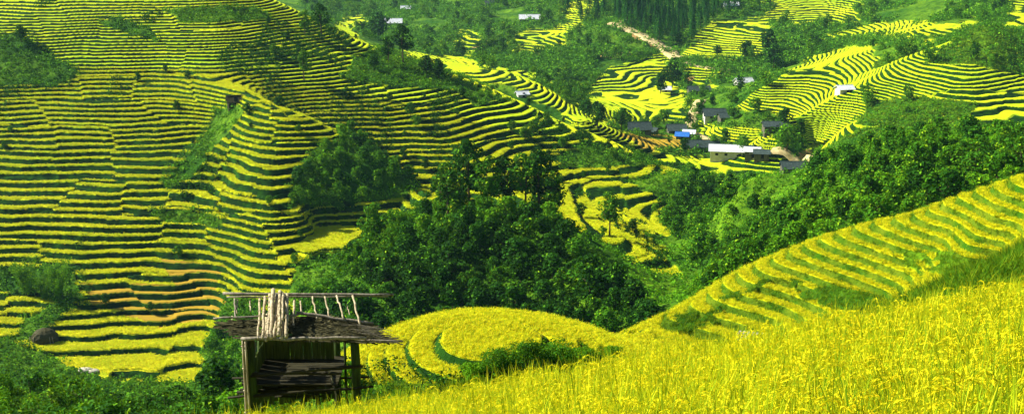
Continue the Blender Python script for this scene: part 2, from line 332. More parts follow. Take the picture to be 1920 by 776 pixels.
# running horizon per column, for «is this ground in view»
GT = GZ/GY; VIS = np.maximum.accumulate(GT, axis=0)
def visible(x, y, up=0.0):
    i = np.clip(np.round(np.interp(x/y, ACOL, np.arange(len(ACOL)))).astype(int), 0, len(ACOL)-1)
    j = np.clip(np.round(np.interp(np.log(y), SROW, np.arange(len(SROW)))).astype(int), 0, len(SROW)-1)
    return (ground(x, y)+up)/y >= VIS[j, i]-0.0015
def pick(u, v, dmin=40.0):
    """ground point seen at picture point (u, v), beyond dmin"""
    d = np.exp(np.arange(math.log(dmin), L_(1480), 0.0015)); t = float(tz(v)); a = float(xa(u, v))
    z = ground(a*d, d); k = np.argmax(z >= t*d)
    if not (z[k] >= t*d[k]): k = len(d)-1
    return Vector((a*d[k], d[k], z[k]))
def mesh_np(name, V, FACES, mat=None, smooth_=False, parent=None, link=True):
    me = bpy.data.meshes.new(name)
    V = np.ascontiguousarray(V, np.float32); FACES = np.ascontiguousarray(FACES, np.int32); k = FACES.shape[1]
    me.vertices.add(len(V)); me.vertices.foreach_set('co', V.ravel())
    me.loops.add(FACES.size); me.loops.foreach_set('vertex_index', FACES.ravel())
    me.polygons.add(len(FACES)); me.polygons.foreach_set('loop_start', np.arange(0, FACES.size, k, dtype=np.int32))
    me.polygons.foreach_set('use_smooth', np.full(len(FACES), smooth_, bool))
    me.update(calc_edges=True)
    if mat: me.materials.append(mat)
    o = bpy.data.objects.new(name, me)
    if link: COL.objects.link(o)
    if parent: o.parent = parent
    return o
def tag(o, label=None, cat=None, group=None, kind=None):
    if label: o['label'] = label
    if cat: o['category'] = cat
    if group: o['group'] = group
    if kind: o['kind'] = kind
    return o
def fattr(o, name, arr):
    at = o.data.attributes.new(name, 'FLOAT', 'POINT'); at.data.foreach_set('value', np.ascontiguousarray(arr, np.float32).ravel())
# ------------------------------------------------------------------ materials
def new_mat(name):
    m = bpy.data.materials.new(name); m.use_nodes = True; nt = m.node_tree; nt.nodes.clear()
    out = nt.nodes.new('ShaderNodeOutputMaterial'); return m, nt, out
class NT:
    def __init__(s, nt): s.nt = nt
    def n(s, t, **k):
        n = s.nt.nodes.new(t)
        for a, b in k.items():
            if a.startswith('_'): setattr(n, a[1:], b)
            else:
                i = n.inputs[a.replace('__', ' ')] if not a.isdigit() else n.inputs[int(a)]
                s.put(i, b)
        return n
    def put(s, i, b):
        if hasattr(b, 'is_linked') or isinstance(b, bpy.types.NodeSocket): s.nt.links.new(b, i)
        elif isinstance(b, bpy.types.Node): s.nt.links.new(b.outputs[0], i)
        else: i.default_value = b
    def math(s, op, a, b=None, c=None, clamp=False):
        n = s.nt.nodes.new('ShaderNodeMath'); n.operation = op; n.use_clamp = clamp
        s.put(n.inputs[0], a)
        if b is not None: s.put(n.inputs[1], b)
        if c is not None: s.put(n.inputs[2], c)
        return n.outputs[0]
    def mix(s, f, a, b):
        n = s.nt.nodes.new('ShaderNodeMix'); n.data_type = 'RGBA'; s.put(n.inputs[0], f); s.put(n.inputs[6], a); s.put(n.inputs[7], b); return n.outputs[2]
    def noise(s, sc, det=3, vec=None, rough=0.6):
        n = s.nt.nodes.new('ShaderNodeTexNoise'); n.inputs['Scale'].default_value = sc; n.inputs['Detail'].default_value = det; n.inputs['Roughness'].default_value = rough
        if vec is not None: s.nt.links.new(vec, n.inputs['Vector'])
        return n.outputs[0]
    def attr(s, name):
        n = s.nt.nodes.new('ShaderNodeAttribute'); n.attribute_name = name; return n.outputs['Fac']
    def ramp(s, f, e0, e1):
        n = s.nt.nodes.new('ShaderNodeMapRange'); n.clamp = True; s.put(n.inputs[0], f); n.inputs[1].default_value = e0; n.inputs[2].default_value = e1; return n.outputs[0]
C4 = lambda r, g, b: (r, g, b, 1)
RICE = C4(0.74, 0.66, 0.006); RICE_G = C4(0.40, 0.58, 0.006); GOLD = C4(0.52, 0.34, 0.012)
GRASS = C4(0.020, 0.090, 0.003); GRASS_L = C4(0.14, 0.28, 0.006); DARKG = C4(0.005, 0.028, 0.002); STRAW = C4(0.33, 0.22, 0.02); EARTH = C4(0.42, 0.27, 0.10)
def land_mat():
    m, nt, out = new_mat('land'); N = NT(nt)
    geo = nt.nodes.new('ShaderNodeNewGeometry'); pos = geo.outputs['Position']
    L = N.attr('level'); rr = N.attr('bank'); terr = N.attr('terraced'); ripe = N.attr('ripe'); dry = N.attr('dry')
    n1 = N.noise(0.035, 4, pos); n2 = N.noise(0.5, 4, pos); n3 = N.noise(3.0, 3, pos); n4 = N.noise(12.0, 2, pos)
    Lj = N.math('ADD', L, N.math('MULTIPLY', N.math('SUBTRACT', n2, 0.5), 0.10))
    fr = N.math('FRACT', Lj); lev = N.math('FLOOR', L)
    wn = nt.nodes.new('ShaderNodeTexWhiteNoise'); wn.noise_dimensions = '1D'; nt.links.new(lev, wn.inputs['W'])
    edge = N.math('SUBTRACT', 1.0, rr)
    riser = N.ramp(N.math('SUBTRACT', fr, edge), -0.03, 0.02)
    lip = N.math('LESS_THAN', fr, 0.035)
    # bed colour
    rp = N.math('ADD', ripe, N.math('ADD', N.math('MULTIPLY', N.math('SUBTRACT', wn.outputs[0], 0.5), 0.35), N.math('MULTIPLY', N.math('SUBTRACT', n1, 0.5), 1.2)), clamp=True)
    bed = N.mix(rp, RICE_G, RICE)
    bed = N.mix(N.ramp(n3, 0.55, 0.8), bed, GOLD)
    bed = N.mix(N.ramp(n4, 0.52, 0.75), bed, RICE_G)
    bed = N.mix(dry, bed, N.mix(n2, STRAW, C4(0.46, 0.30, 0.02)))
    g = N.mix(N.ramp(n2, 0.42, 0.72), DARKG, GRASS); g = N.mix(N.ramp(n3, 0.62, 0.95), g, GRASS_L)
    yv = nt.nodes.new('ShaderNodeSeparateXYZ'); nt.links.new(pos, yv.inputs[0]); nearb = N.math('MULTIPLY', N.ramp(yv.outputs[1], 112, 104), N.ramp(yv.outputs[0], 8, 14)); g = N.mix(nearb, g, N.mix(N.ramp(n2, 0.35, 0.75), C4(0.035, 0.12, 0.003), C4(0.17, 0.22, 0.008)))
    col = N.mix(riser, bed, g)
    col = N.mix(N.math('MULTIPLY', lip, 0.6), col, GRASS_L)
    w = N.mix(N.ramp(n1, 0.4, 0.62), GRASS, GRASS_L); w = N.mix(N.ramp(n2, 0.45, 0.7), w, GRASS); w = N.mix(N.ramp(n3, 0.5, 0.7), w, DARKG); w = N.mix(N.ramp(n4, 0.55, 0.8), w, GRASS_L)
    col = N.mix(terr, w, col)
    soil = N.math('MULTIPLY', N.attr('soil'), N.ramp(n3, 0.3, 0.45)); col = N.mix(soil, col, N.mix(n2, C4(0.34, 0.14, 0.03), C4(0.52, 0.36, 0.14)))
    p = N.n('ShaderNodeBsdfPrincipled'); nt.links.new(col, p.inputs['Base Color']); p.inputs['Roughness'].default_value = 0.9; p.inputs['Specular IOR Level'].default_value = 0.05
    b = nt.nodes.new('ShaderNodeBump'); b.inputs['Strength'].default_value = 0.7; b.inputs['Distance'].default_value = 0.35
    nt.links.new(N.math('ADD', N.math('MULTIPLY', n3, 0.7), N.math('MULTIPLY', n4, 0.3)), b.inputs['Height']); nt.links.new(b.outputs[0], p.inputs['Normal'])
    nt.links.new(p.outputs[0], out.inputs[0]); return m
def build_land():
    R, Cc = GX.shape
    V = np.stack([GX, GY, GZ], -1).reshape(-1, 3)
    idx = np.arange(R*Cc, dtype=np.int32).reshape(R, Cc)
    Fc = np.stack([idx[:-1, :-1], idx[:-1, 1:], idx[1:, 1:], idx[1:, :-1]], -1).reshape(-1, 4)
    o = mesh_np('terrain', V, Fc, land_mat(), True)
    for k, nme in enumerate(('level', 'bank', 'terraced', 'ripe', 'dry')): fattr(o, nme, ATT[..., k])
    fattr(o, 'soil', ATT[..., 7])
    tag(o, 'terraced hillsides of ripening rice with grassy banks and valleys between', None, None, 'structure')
    return o
land = build_land()
print('land', time.time()-T0)
# ------------------------------------------------------------------ light
SUN = Vector((-0.76, 0.25, 0.58)).normalized()
def lights():
    w = bpy.data.worlds.new('World'); S.world = w; w.use_nodes = True; nt = w.node_tree
    bg = nt.nodes['Background']; sky = nt.nodes.new('ShaderNodeTexSky'); sky.sky_type = 'NISHITA'; sky.sun_disc = False
    sky.sun_elevation = math.asin(SUN.z); sky.sun_rotation = math.atan2(SUN.x, SUN.y); sky.altitude = 1000
    nt.links.new(sky.outputs[0], bg.inputs[0]); bg.inputs[1].default_value = 0.05
    l = bpy.data.lights.new('sun', 'SUN'); l.energy = 5.0; l.angle = math.radians(0.5); l.color = (1, 0.95, 0.84)
    o = bpy.data.objects.new('sun', l); COL.objects.link(o); o.rotation_euler = (-SUN).to_track_quat('-Z', 'Y').to_euler(); o.location = (-200, 100, 300)
    S.view_settings.view_transform = 'Standard'; S.view_settings.look = 'None'; S.view_settings.exposure = 1.25; S.view_settings.gamma = 1; S.view_settings.use_curve_mapping = False
    c = S.cycles; c.max_bounces = 5; c.diffuse_bounces = 2; c.glossy_bounces = 1; c.transmission_bounces = 3; c.transparent_max_bounces = 6; c.volume_bounces = 0; c.use_adaptive_sampling = True
lights()
# ------------------------------------------------------------------ leaves, crowns, grasses
def leaf_mat(name, c1, c2, c3, trans=0.3, sc=0.8, rough=0.75):
    m, nt, out = new_mat(name); N = NT(nt)
    tc = nt.nodes.new('ShaderNodeNewGeometry'); oi = nt.nodes.new('ShaderNodeObjectInfo')
    n1 = N.noise(sc, 2, tc.outputs['Position']); isl = tc.outputs['Random Per Island']
    f = N.math('ADD', N.math('MULTIPLY', isl, 0.55), N.math('ADD', N.math('MULTIPLY', N.math('SUBTRACT', n1, 0.5), 1.1), N.math('MULTIPLY', oi.outputs['Random'], 0.4)), clamp=True)
    col = N.mix(f, c1, c2); col = N.mix(N.ramp(isl, 0.88, 0.96), col, c3)
    p = nt.nodes.new('ShaderNodeBsdfPrincipled'); nt.links.new(col, p.inputs['Base Color']); p.inputs['Roughness'].default_value = rough; p.inputs['Specular IOR Level'].default_value = 0.06
    t = nt.nodes.new('ShaderNodeBsdfTranslucent'); nt.links.new(N.mix(0.4, col, c3), t.inputs[0])
    mx = nt.nodes.new('ShaderNodeMixShader'); mx.inputs[0].default_value = trans
    nt.links.new(p.outputs[0], mx.inputs[1]); nt.links.new(t.outputs[0], mx.inputs[2]); nt.links.new(mx.outputs[0], out.inputs[0]); return m
def flat_mat(name, c, c2=None, sc=3.0, rough=0.8, stretch=None, bump=0.3, metal=0.0, spec=0.08):
    m, nt, out = new_mat(name); N = NT(nt); tc = nt.nodes.new('ShaderNodeTexCoord'); vec = tc.outputs['Object']
    if stretch:
        mp = nt.nodes.new('ShaderNodeMapping'); nt.links.new(vec, mp.inputs[0]); mp.inputs['Scale'].default_value = stretch; vec = mp.outputs[0]
    nz = N.noise(sc, 5, vec, 0.7); p = nt.nodes.new('ShaderNodeBsdfPrincipled')
    c2 = c2 or tuple(x*0.55 for x in c[:3])+(1,)
    nt.links.new(N.mix(N.ramp(nz, 0.35, 0.65), c2, c), p.inputs['Base Color']); p.inputs['Roughness'].default_value = rough; p.inputs['Metallic'].default_value = metal; p.inputs['Specular IOR Level'].default_value = spec
    b = nt.nodes.new('ShaderNodeBump'); b.inputs['Strength'].default_value = bump; b.inputs['Distance'].default_value = 0.02; nt.links.new(nz, b.inputs['Height']); nt.links.new(b.outputs[0], p.inputs['Normal'])
    nt.links.new(p.outputs[0], out.inputs[0]); return m
M_LEAF = leaf_mat('broad_leaves', C4(0.014, 0.075, 0.003), C4(0.075, 0.26, 0.004), C4(0.30, 0.50, 0.008), 0.18)
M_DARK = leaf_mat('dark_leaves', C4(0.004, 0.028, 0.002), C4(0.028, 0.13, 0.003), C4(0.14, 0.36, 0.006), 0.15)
M_LITE = leaf_mat('light_leaves', C4(0.018, 0.10, 0.003), C4(0.16, 0.42, 0.004), C4(0.34, 0.52, 0.01), 0.2)
M_SCRUB = leaf_mat('scrub_leaves', C4(0.02, 0.11, 0.004), C4(0.14, 0.38, 0.006), C4(0.22, 0.46, 0.008), 0.2, 0.12)
M_CONI = leaf_mat('needles', C4(0.008, 0.075, 0.006), C4(0.03, 0.16, 0.008), C4(0.08, 0.25, 0.01))
M_BARK = flat_mat('bark', C4(0.16, 0.12, 0.06), C4(0.05, 0.04, 0.02), 6, stretch=(1, 1, 0.2))
M_RICE = leaf_mat('rice_ripe', C4(0.72, 0.56, 0.006), C4(0.88, 0.82, 0.012), C4(0.45, 0.60, 0.01), 0.3, 0.9)
M_RICE2 = leaf_mat('rice_leaf', C4(0.03, 0.17, 0.004), C4(0.58, 0.68, 0.01), C4(0.85, 0.80, 0.02), 0.35, 0.9)
M_RICEF = leaf_mat('rice_hill', C4(0.36, 0.54, 0.004), C4(0.84, 0.82, 0.01), C4(0.6, 0.5, 0.01), 0.25, 0.12)
M_BANK = leaf_mat('bank_grass', C4(0.03, 0.13, 0.004), C4(0.14, 0.30, 0.006), C4(0.34, 0.42, 0.01), 0.3, 0.6)
def cards(P, Nrm, size, r, asp=0.62):
    """rhombic leaf clusters at P facing roughly Nrm -> verts, faces"""
    n = len(P); Nrm = Nrm + r.normal(0, 0.55, (n, 3)); Nrm /= np.linalg.norm(Nrm, axis=1)[:, None] + 1e-9
    A = np.cross(Nrm, r.normal(0, 1, (n, 3))); A /= np.linalg.norm(A, axis=1)[:, None] + 1e-9; B = np.cross(Nrm, A)
    s = (size*r.uniform(0.6, 1.35, n))[:, None]
    fold = Nrm*s*0.25
    V = np.stack([P-A*s, P-B*s*asp+fold, P+A*s, P+B*s*asp+fold], 1).reshape(-1, 3)
    return V, np.arange(n*4, dtype=np.int32).reshape(n, 4)
def lobes_crown(r, n_lobe, R, H, z0, lr, ncards, size, squash=0.85):
    """lobes spread through an egg-shaped volume, cards over their skins"""
    th = r.uniform(0, 2*math.pi, n_lobe); q = np.sqrt(r.uniform(0.05, 1, n_lobe)); hz = r.uniform(0, 1, n_lobe)
    prof = np.sin(np.pi*np.clip(0.12+0.84*hz, 0, 1))**0.7
    C = np.stack([np.cos(th)*q*R*prof, np.sin(th)*q*R*prof, z0+hz*H], -1)
    rad = lr*r.uniform(0.6, 1.25, n_lobe)
    k = r.integers(0, n_lobe, ncards); D = r.normal(0, 1, (ncards, 3)); D[:, 2] += 0.25; D /= np.linalg.norm(D, axis=1)[:, None]
    dep = r.uniform(0.72, 1.08, ncards)
    P_ = C[k] + D*(rad[k]*dep)[:, None]*np.array([1, 1, squash])
    return cards(P_, D + np.array([0, 0, 0.25]), size, r)
def tube_np(pts, rads, n=6):
    V = []; Fc = []
    pts = [Vector(p) for p in pts]
    for i, p in enumerate(pts):
        d = (pts[min(i+1, len(pts)-1)]-pts[max(i-1, 0)]).normalized(); a = d.orthogonal().normalized(); b = d.cross(a)
        for k in range(n):
            t = 2*math.pi*k/n; V.append(p + (a*math.cos(t)+b*math.sin(t))*rads[i])
    for i in range(len(pts)-1):
        for k in range(n): Fc.append((i*n+k, i*n+(k+1) % n, (i+1)*n+(k+1) % n, (i+1)*n+k))
    return [tuple(v) for v in V], Fc
class MB:                       # gathers quads for one mesh
    def __init__(s): s.V = []; s.F = []
    def add(s, V, Fc):
        o = len(s.V); s.V += [tuple(v) for v in V]; s.F += [tuple(i+o for i in f) for f in Fc]; return s
    def tube(s, pts, rads, n=6, cap=True):
        V, Fc = tube_np(pts, rads, n); m = len(pts)
        if cap: Fc = Fc + [tuple(range(n))[::-1], tuple(range((m-1)*n, m*n))]
        return s.add(V, Fc)
    def box(s, c, d, rot=None, jit=0.0):
        V = []
        for x in (-.5, .5):
            for y in (-.5, .5):
                for z in (-.5, .5):
                    p = Vector((x*d[0]+random.uniform(-jit, jit), y*d[1]+random.uniform(-jit, jit), z*d[2]+random.uniform(-jit, jit)))
                    if rot is not None: p = rot @ p
                    V.append(tuple(p+Vector(c)))
        return s.add(V, [(0, 1, 3, 2), (4, 6, 7, 5), (0, 4, 5, 1), (2, 3, 7, 6), (0, 2, 6, 4), (1, 5, 7, 3)])
    def bar(s, a, b, w, h, jit=0.0):
        a = Vector(a); b = Vector(b); d = b-a; q = d.to_track_quat('X', 'Z').to_matrix(); return s.box((a+b)/2, (d.length, w, h), q, jit)
    def build(s, name, mat, parent=None, sm=False, link=True, loc=None):
        me = bpy.data.meshes.new(name); me.from_pydata(s.V, [], s.F); me.update(); me.materials.append(mat)
        if sm: me.polygons.foreach_set('use_smooth', np.full(len(me.polygons), True))
        o = bpy.data.objects.new(name, me)
        if link: COL.objects.link(o)
        if parent: o.parent = parent
        if loc is not None: o.location = loc
        return o
def trunk_mesh(r, H, R, rad, name, limbs=5):
    b = MB(); lean = r.normal(0, 0.04*H, 2); top = (lean[0], lean[1], H*0.82)
    b.tube([(0, 0, -1.2), (lean[0]*.1, lean[1]*.1, H*.15), (lean[0]*.5, lean[1]*.5, H*.5), top], [rad*1.5, rad, rad*.7, rad*.2], 7)
    for k in range(limbs):
        t = r.uniform(.3, .65); z = H*t; a = k*2.4+r.uniform(-.4, .4); e = R*r.uniform(.5, .8)
        p0 = (lean[0]*t, lean[1]*t, z); p2 = (math.cos(a)*e, math.sin(a)*e, z+H*r.uniform(.12, .28)); p1 = tuple((p0[i]+p2[i])/2 for i in range(2))+(z+H*.06,)
        b.tube([p0, p1, p2], [rad*.5, rad*.33, rad*.1], 5)
    o = b.build(name, M_BARK, sm=True, link=False); return o.data
TREES = []
def proto(kind, n, H, R, z0, lobes, lr, nc, size, rad, mats):
    L = []
    for i in range(n):
        r = np.random.default_rng(100+len(TREES)*10+i); k = r.uniform(.85, 1.15)
        V, Fc = lobes_crown(r, lobes, R, (H-z0-lr*.7), z0, lr, nc, size)
        cr = mesh_np('crown', V, Fc, mats[i % len(mats)], False, link=False).data
        L.append((trunk_mesh(r, H, R, rad, 'trunk'), cr, kind))
    TREES.append(L); return L
P_TREE = proto('tree', 7, 8.0, 2.7, 2.2, 19, 1.3, 900, 0.40, 0.17, [M_LEAF, M_LEAF, M_DARK, M_LEAF, M_LITE, M_LEAF, M_DARK])
P_LITE = proto('tree', 3, 6.5, 2.6, 1.4, 18, 1.2, 900, 0.38, 0.14, [M_LITE])
P_TALL = proto('tree', 4, 11.0, 2.5, 3.6, 17, 1.2, 1100, 0.33, 0.2, [M_LEAF, M_DARK])
P_SHRUB = proto('shrub', 4, 2.6, 1.35, 0.3, 9, 0.75, 520, 0.16, 0.06, [M_LEAF, M_LITE, M_DARK, M_LEAF])
def conifer_proto(n, H, R):
    L = []
    for i in range(n):
        r = np.random.default_rng(300+i); m = 620; t = r.uniform(0, 1, m)**0.8; a = r.uniform(0, 2*math.pi, m)
        tier = 0.72+0.28*np.abs(np.sin(t*22)); rr = R*(1-t)*tier*r.uniform(0.6, 1.05, m)
        P_ = np.stack([np.cos(a)*rr, np.sin(a)*rr, H*0.12+t*H*0.9-rr*0.25], -1); D = np.stack([np.cos(a), np.sin(a), 0.7+0*a], -1)
        V, Fc = cards(P_, D, 0.42, r, 0.5); cr = mesh_np('crown', V, Fc, M_CONI, False, link=False).data
        b = MB(); b.tube([(0, 0, -1), (0, 0, H*.5), (0, 0, H*.98)], [.22, .14, .03], 6); L.append((b.build('trunk', M_BARK, sm=True, link=False).data, cr, 'conifer'))
    return L
P_CONI = conifer_proto(4, 13.0, 2.6)
def bamboo_proto():
    r = np.random.default_rng(411); b = MB(); Ps = []; Ds = []
    for k in range(26):
        a = r.uniform(0, 2*math.pi); q = r.uniform(.1, .9); H = r.uniform(6, 10.5); out = r.uniform(.8, 3.0)
        pts = [(math.cos(a)*(q+out*t**2.2), math.sin(a)*(q+out*t**2.2), H*t*(1-.12*t*t)) for t in np.linspace(0, 1, 8)]
        pts[0] = (pts[0][0], pts[0][1], -1); b.tube(pts, list(np.linspace(.06, .015, 8)), 5)
        for t in r.uniform(.12, 1, 95):
            c = np.array([math.cos(a)*(q+out*t**2.2), math.sin(a)*(q+out*t**2.2), H*t*(1-.12*t*t)]); d = r.normal(0, 1, 3); d[2] -= .2; d /= np.linalg.norm(d); Ps.append(c+d*r.uniform(.1, .75)); Ds.append(d)
    V, Fc = cards(np.array(Ps), np.array(Ds), 0.24, r, 0.4)
    return (b.build('trunk', flat_mat('bamboo_cane', C4(.12, .2, .03), C4(.05, .1, .02), 4), sm=True, link=False).data, mesh_np('crown', V, Fc, M_LITE, False, link=False).data, 'bamboo_clump')
P_BAMB = [bamboo_proto()]
def plant(pr, x, y, s, label, group, cat=None, sz=None, sink=0.25, name=None, mat=None):
    tr, cr, kind = pr
    e = bpy.data.objects.new(name or kind, None); COL.objects.link(e); e.empty_display_size = 0.5
    z = float(ground(x, y)); e.location = (x, y, z-sink*s); e.rotation_euler = (0, 0, random.uniform(0, 6.28)); q = sz or 1.0
    e.scale = (s, s, s*q*random.uniform(.92, 1.1))
    tag(e, label, cat or kind.replace('_', ' '), group)
    if tr is not None:
        a = bpy.data.objects.new('trunk' if kind != 'shrub' else 'stem', tr); COL.objects.link(a); a.parent = e
    c = bpy.data.objects.new('crown' if kind != 'shrub' else 'foliage', cr); COL.objects.link(c); c.parent = e
    return e
def scatter(Pg, d0, d1, spacing, tries=30000, seed=1, keepvis=3.0, u0=None, jitter=0):
    """points on the ground inside a picture outline and a depth range, kept apart"""
    r = np.random.default_rng(seed); us = [p[0] for p in Pg]; a0 = (min(us)-960)/F; a1 = (max(us)-960)/F
    y = np.sqrt(r.uniform(d0*d0, d1*d1, tries)); x = y*r.uniform(a0*1.03-.01, a1*1.03+.01, tries); z = bilin(GZ, x, y)
    u, v = proj(x, y, z); ok = inpoly(u, v, Pg) & visible(x, y, keepvis)
    x = x[ok]; y = y[ok]; grid = {}; out = []
    sp = spacing if callable(spacing) else (lambda yy: spacing)
    for px, py in zip(x, y):
        s = sp(py); c = (int(px//s), int(py//s)); bad = False
        for i in (-1, 0, 1):
            for j in (-1, 0, 1):
                for q in grid.get((c[0]+i, c[1]+j), ()):
                    if (q[0]-px)**2+(q[1]-py)**2 < s*s: bad = True
        if bad: continue
        grid.setdefault(c, []).append((px, py)); out.append((px, py))
    return out
def brush(name, pts, size, mat, label, ncard=34, card=0.2, cat=None, seed=5, h=1.0, kind='stuff'):
    """undergrowth: many low leafy tufts as one mesh"""
    r = np.random.default_rng(seed); pts = np.array(pts)
    if len(pts) == 0: return None
    n = len(pts); s = size*r.uniform(.5, 1.4, n); z = bilin(GZ, pts[:, 0], pts[:, 1])
    k = np.repeat(np.arange(n), ncard); m = len(k); D = r.normal(0, 1, (m, 3)); D[:, 2] = np.abs(D[:, 2])+.1; D /= np.linalg.norm(D, axis=1)[:, None]
    rad = (s[k]*r.uniform(.6, 1.1, m))[:, None]; P_ = np.stack([pts[k, 0], pts[k, 1], z[k]-.15*s[k]], -1) + D*rad*np.array([1, 1, h])
    V, Fc = cards(P_, D, 1.0, r); c = np.repeat(P_, 4, 0); V = c + (V-c)*card*np.repeat((s[k]/size)**.5, 4)[:, None]
    o = mesh_np(name, V, Fc, mat, False); tag(o, label, cat, None, kind); return o
# ------------------------------------------------------------------ woods and single trees
def rnd(a): return a[random.randrange(len(a))]
D_POLY = [(600, 560), (650, 500), (700, 455), (770, 415), (860, 396), (1030, 408), (1075, 480), (1150, 560), (1230, 606), (1270, 630), (1140, 640), (1000, 640), (860, 600), (780, 600), (700, 640), (600, 620), (560, 580)]
allt = []
for p in scatter(D_POLY, 112, 232, 3.1, 90000, 11): allt.append((p, 'D'))
E_POLY = [(1330, 545), (1345, 500), (1400, 440), (1500, 370), (1560, 270), (1660, 248), (1780, 268), (1930, 258), (1990, 258), (1990, 300), (1920, 345), (1700, 425), (1450, 495), (1300, 580)]
for p in scatter(E_POLY, 110, 256, 3.9, 90000, 12): allt.append((p, 'E'))
G_POLY = [(1225, 400), (1290, 330), (1400, 350), (1440, 380), (1440, 440), (1350, 530), (1310, 505)]
for p in scatter(G_POLY, 190, 400, 4.2, 30000, 13): allt.append((p, 'G'))
B_POLY = [(560, 330), (600, 270), (655, 252), (705, 296), (770, 345), (735, 362), (650, 378), (560, 385)]
for p in scatter(B_POLY, 240, 330, 3.4, 30000, 14): allt.append((p, 'H'))
F_POLY = [(395, 650), (430, 600), (560, 560), (600, 560), (700, 620), (700, 800), (395, 800)]
for p in scatter(F_POLY, 96, 236, 5.0, 30000, 15, 4.0): allt.append((p, 'F'))
print('trees', {k: sum(1 for a in allt if a[1] == k) for k in 'DEFGH'})
allt.sort(key=lambda a: a[0][1])
LAB = {'F': ('dark leafy tree in the hollow behind the bamboo hut', 'trees behind the bamboo hut'),
       'D': ('leafy green tree in the wooded spur behind the rice mound', 'trees on the wooded spur'),
       'E': ('leafy tree in the bright green wood on the right slope, above the curving terraces', 'trees on the right hand slope'),
       'G': ('dark tree down in the ravine left of the right hand wood', 'trees in the ravine'),
       'H': ('bushy tree in the bright patch of scrub beside the pyramid of terraces', 'trees in the scrub patch')}
rest = []
for i, ((x, y), k) in enumerate(allt):
    if i >= 225: rest.append((x, y, k)); continue
    if k == 'F': pr = P_TREE[(2, 6, 0)[i % 3]]; s = random.uniform(.5, .85)
    elif k == 'H': pr = (P_LITE+P_TREE[:1])[i % 4]; s = random.uniform(.32, .52)  # mostly light leaves: the patch's sunlit look is put into the colour
    elif k == 'D': pr = P_TREE[(0, 2, 2, 6, 6, 2, 6)[i % 7]]; s = random.uniform(.34, .7)  # mostly dark-leaved crowns: the spur's shade is put into the leaf colour
    elif k == 'G': pr = P_TREE[(2, 6, 0)[i % 3]]; s = random.uniform(.36, .6)
    else: pr = (P_TREE[:4]+P_LITE+P_TREE[4:6])[i % 9]; s = random.uniform(.36, .72)
    lab, grp = LAB[k]; plant(pr, x, y, s, lab, grp, 'tree')
def merged(name, items, protos, label, smin, smax, seed=3, cat=None, sub=1):
    r = np.random.default_rng(seed); Vs = []; MI = []; MV = []; mats = list({pr[1].materials[0].name: pr[1].materials[0] for pr in protos}.values())
    for pr in protos:
        me = pr[1]; v = np.empty(len(me.vertices)*3, np.float32); me.vertices.foreach_get('co', v); MV.append(v.reshape(-1, 4, 3)[::sub].reshape(-1, 3))
    for i, it in enumerate(items):
        v = MV[i % len(MV)]; s = r.uniform(smin, smax); a = r.uniform(0, 6.28); c, sn = math.cos(a), math.sin(a)
        z = float(ground(it[0], it[1])); MI.append(np.full(len(v)//4, mats.index(protos[i % len(MV)][1].materials[0]), np.int32)); Vs.append(np.stack([(v[:, 0]*c-v[:, 1]*sn)*s+it[0], (v[:, 0]*sn+v[:, 1]*c)*s+it[1], v[:, 2]*s+z-.3], -1))
    if not Vs: return
    V = np.concatenate(Vs); o = mesh_np(name, V, np.arange(len(V), dtype=np.int32).reshape(-1, 4), mats[0]); [o.data.materials.append(q_) for q_ in mats[1:]]; o.data.polygons.foreach_set('material_index', np.concatenate(MI)); tag(o, label, cat, None, 'stuff')
merged('woodland', rest, P_TREE[:4]+P_LITE[:1], 'the far and upper parts of the woods, reading as one green mass', .36, .66, cat='woodland')
# understorey
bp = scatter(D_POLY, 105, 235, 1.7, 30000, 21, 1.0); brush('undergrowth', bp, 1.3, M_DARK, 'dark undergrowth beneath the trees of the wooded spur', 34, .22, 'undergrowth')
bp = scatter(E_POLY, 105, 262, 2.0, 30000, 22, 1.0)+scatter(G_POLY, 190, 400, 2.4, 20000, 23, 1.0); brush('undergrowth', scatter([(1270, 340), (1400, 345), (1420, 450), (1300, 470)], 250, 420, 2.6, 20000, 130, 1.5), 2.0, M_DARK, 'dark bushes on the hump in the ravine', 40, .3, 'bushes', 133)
brush('undergrowth', bp, 1.5, M_LEAF, 'leafy undergrowth filling the right hand slope and ravine', 34, .25, 'undergrowth')
bp = scatter(B_POLY, 225, 335, 1.9, 20000, 24, 1.0); brush('scrub', bp, 1.3, M_LITE, 'bright scrub beside the pyramid of terraces', 34, .25, 'scrub')  # light leaves here too carry the patch's sunlit look in their colour
# scrub in the wild patches of the left hill
for i, (Pg, d0, d1) in enumerate(WILD):
    if i in (2, 10): continue
    bp = scatter([(max(u, -60), v) for u, v in Pg], d0, d1, 2.0 if i != 9 else 1.8, 20000 if i != 9 else 60000, 40+i, 1.0)
    brush('scrub', bp, 1.45, (M_DARK, M_DARK, M_LITE, M_LEAF, M_DARK, M_DARK, M_LEAF, M_LEAF, M_LEAF, M_LEAF, M_LEAF, M_LEAF)[i],
          ('dark scrub at the left edge high on the hill', 'dark scrub round the bamboo at the left edge', '', 'dark bushes on the crest of the second ridge', 'hedge of bushes on the lower part of the far slope', 'bushes in a gully high on the left hill', 'hedge of bushes at the top of the left hill', 'scrub in the gully below the small thatched hut', '', 'dark growth in the gully below the lowest terraces at the left', '', 'row of bushes in the middle of the left terraces')[i] or 'scrub between the fields', 36, .26, 'scrub', 60+i)
rr = np.random.default_rng(88)
n = 150000; y = np.sqrt(rr.uniform(104**2, 432**2, n)); x = y*rr.uniform(-.44, .46, n); te = nearest(2, x, y); m = (te < .5) & visible(x, y, 1.2); sel = []; g = {}
for p in zip(x[m], y[m]):
    c = (int(p[0]//2.3), int(p[1]//2.3))
    if c not in g: g[c] = 1; sel.append(p)
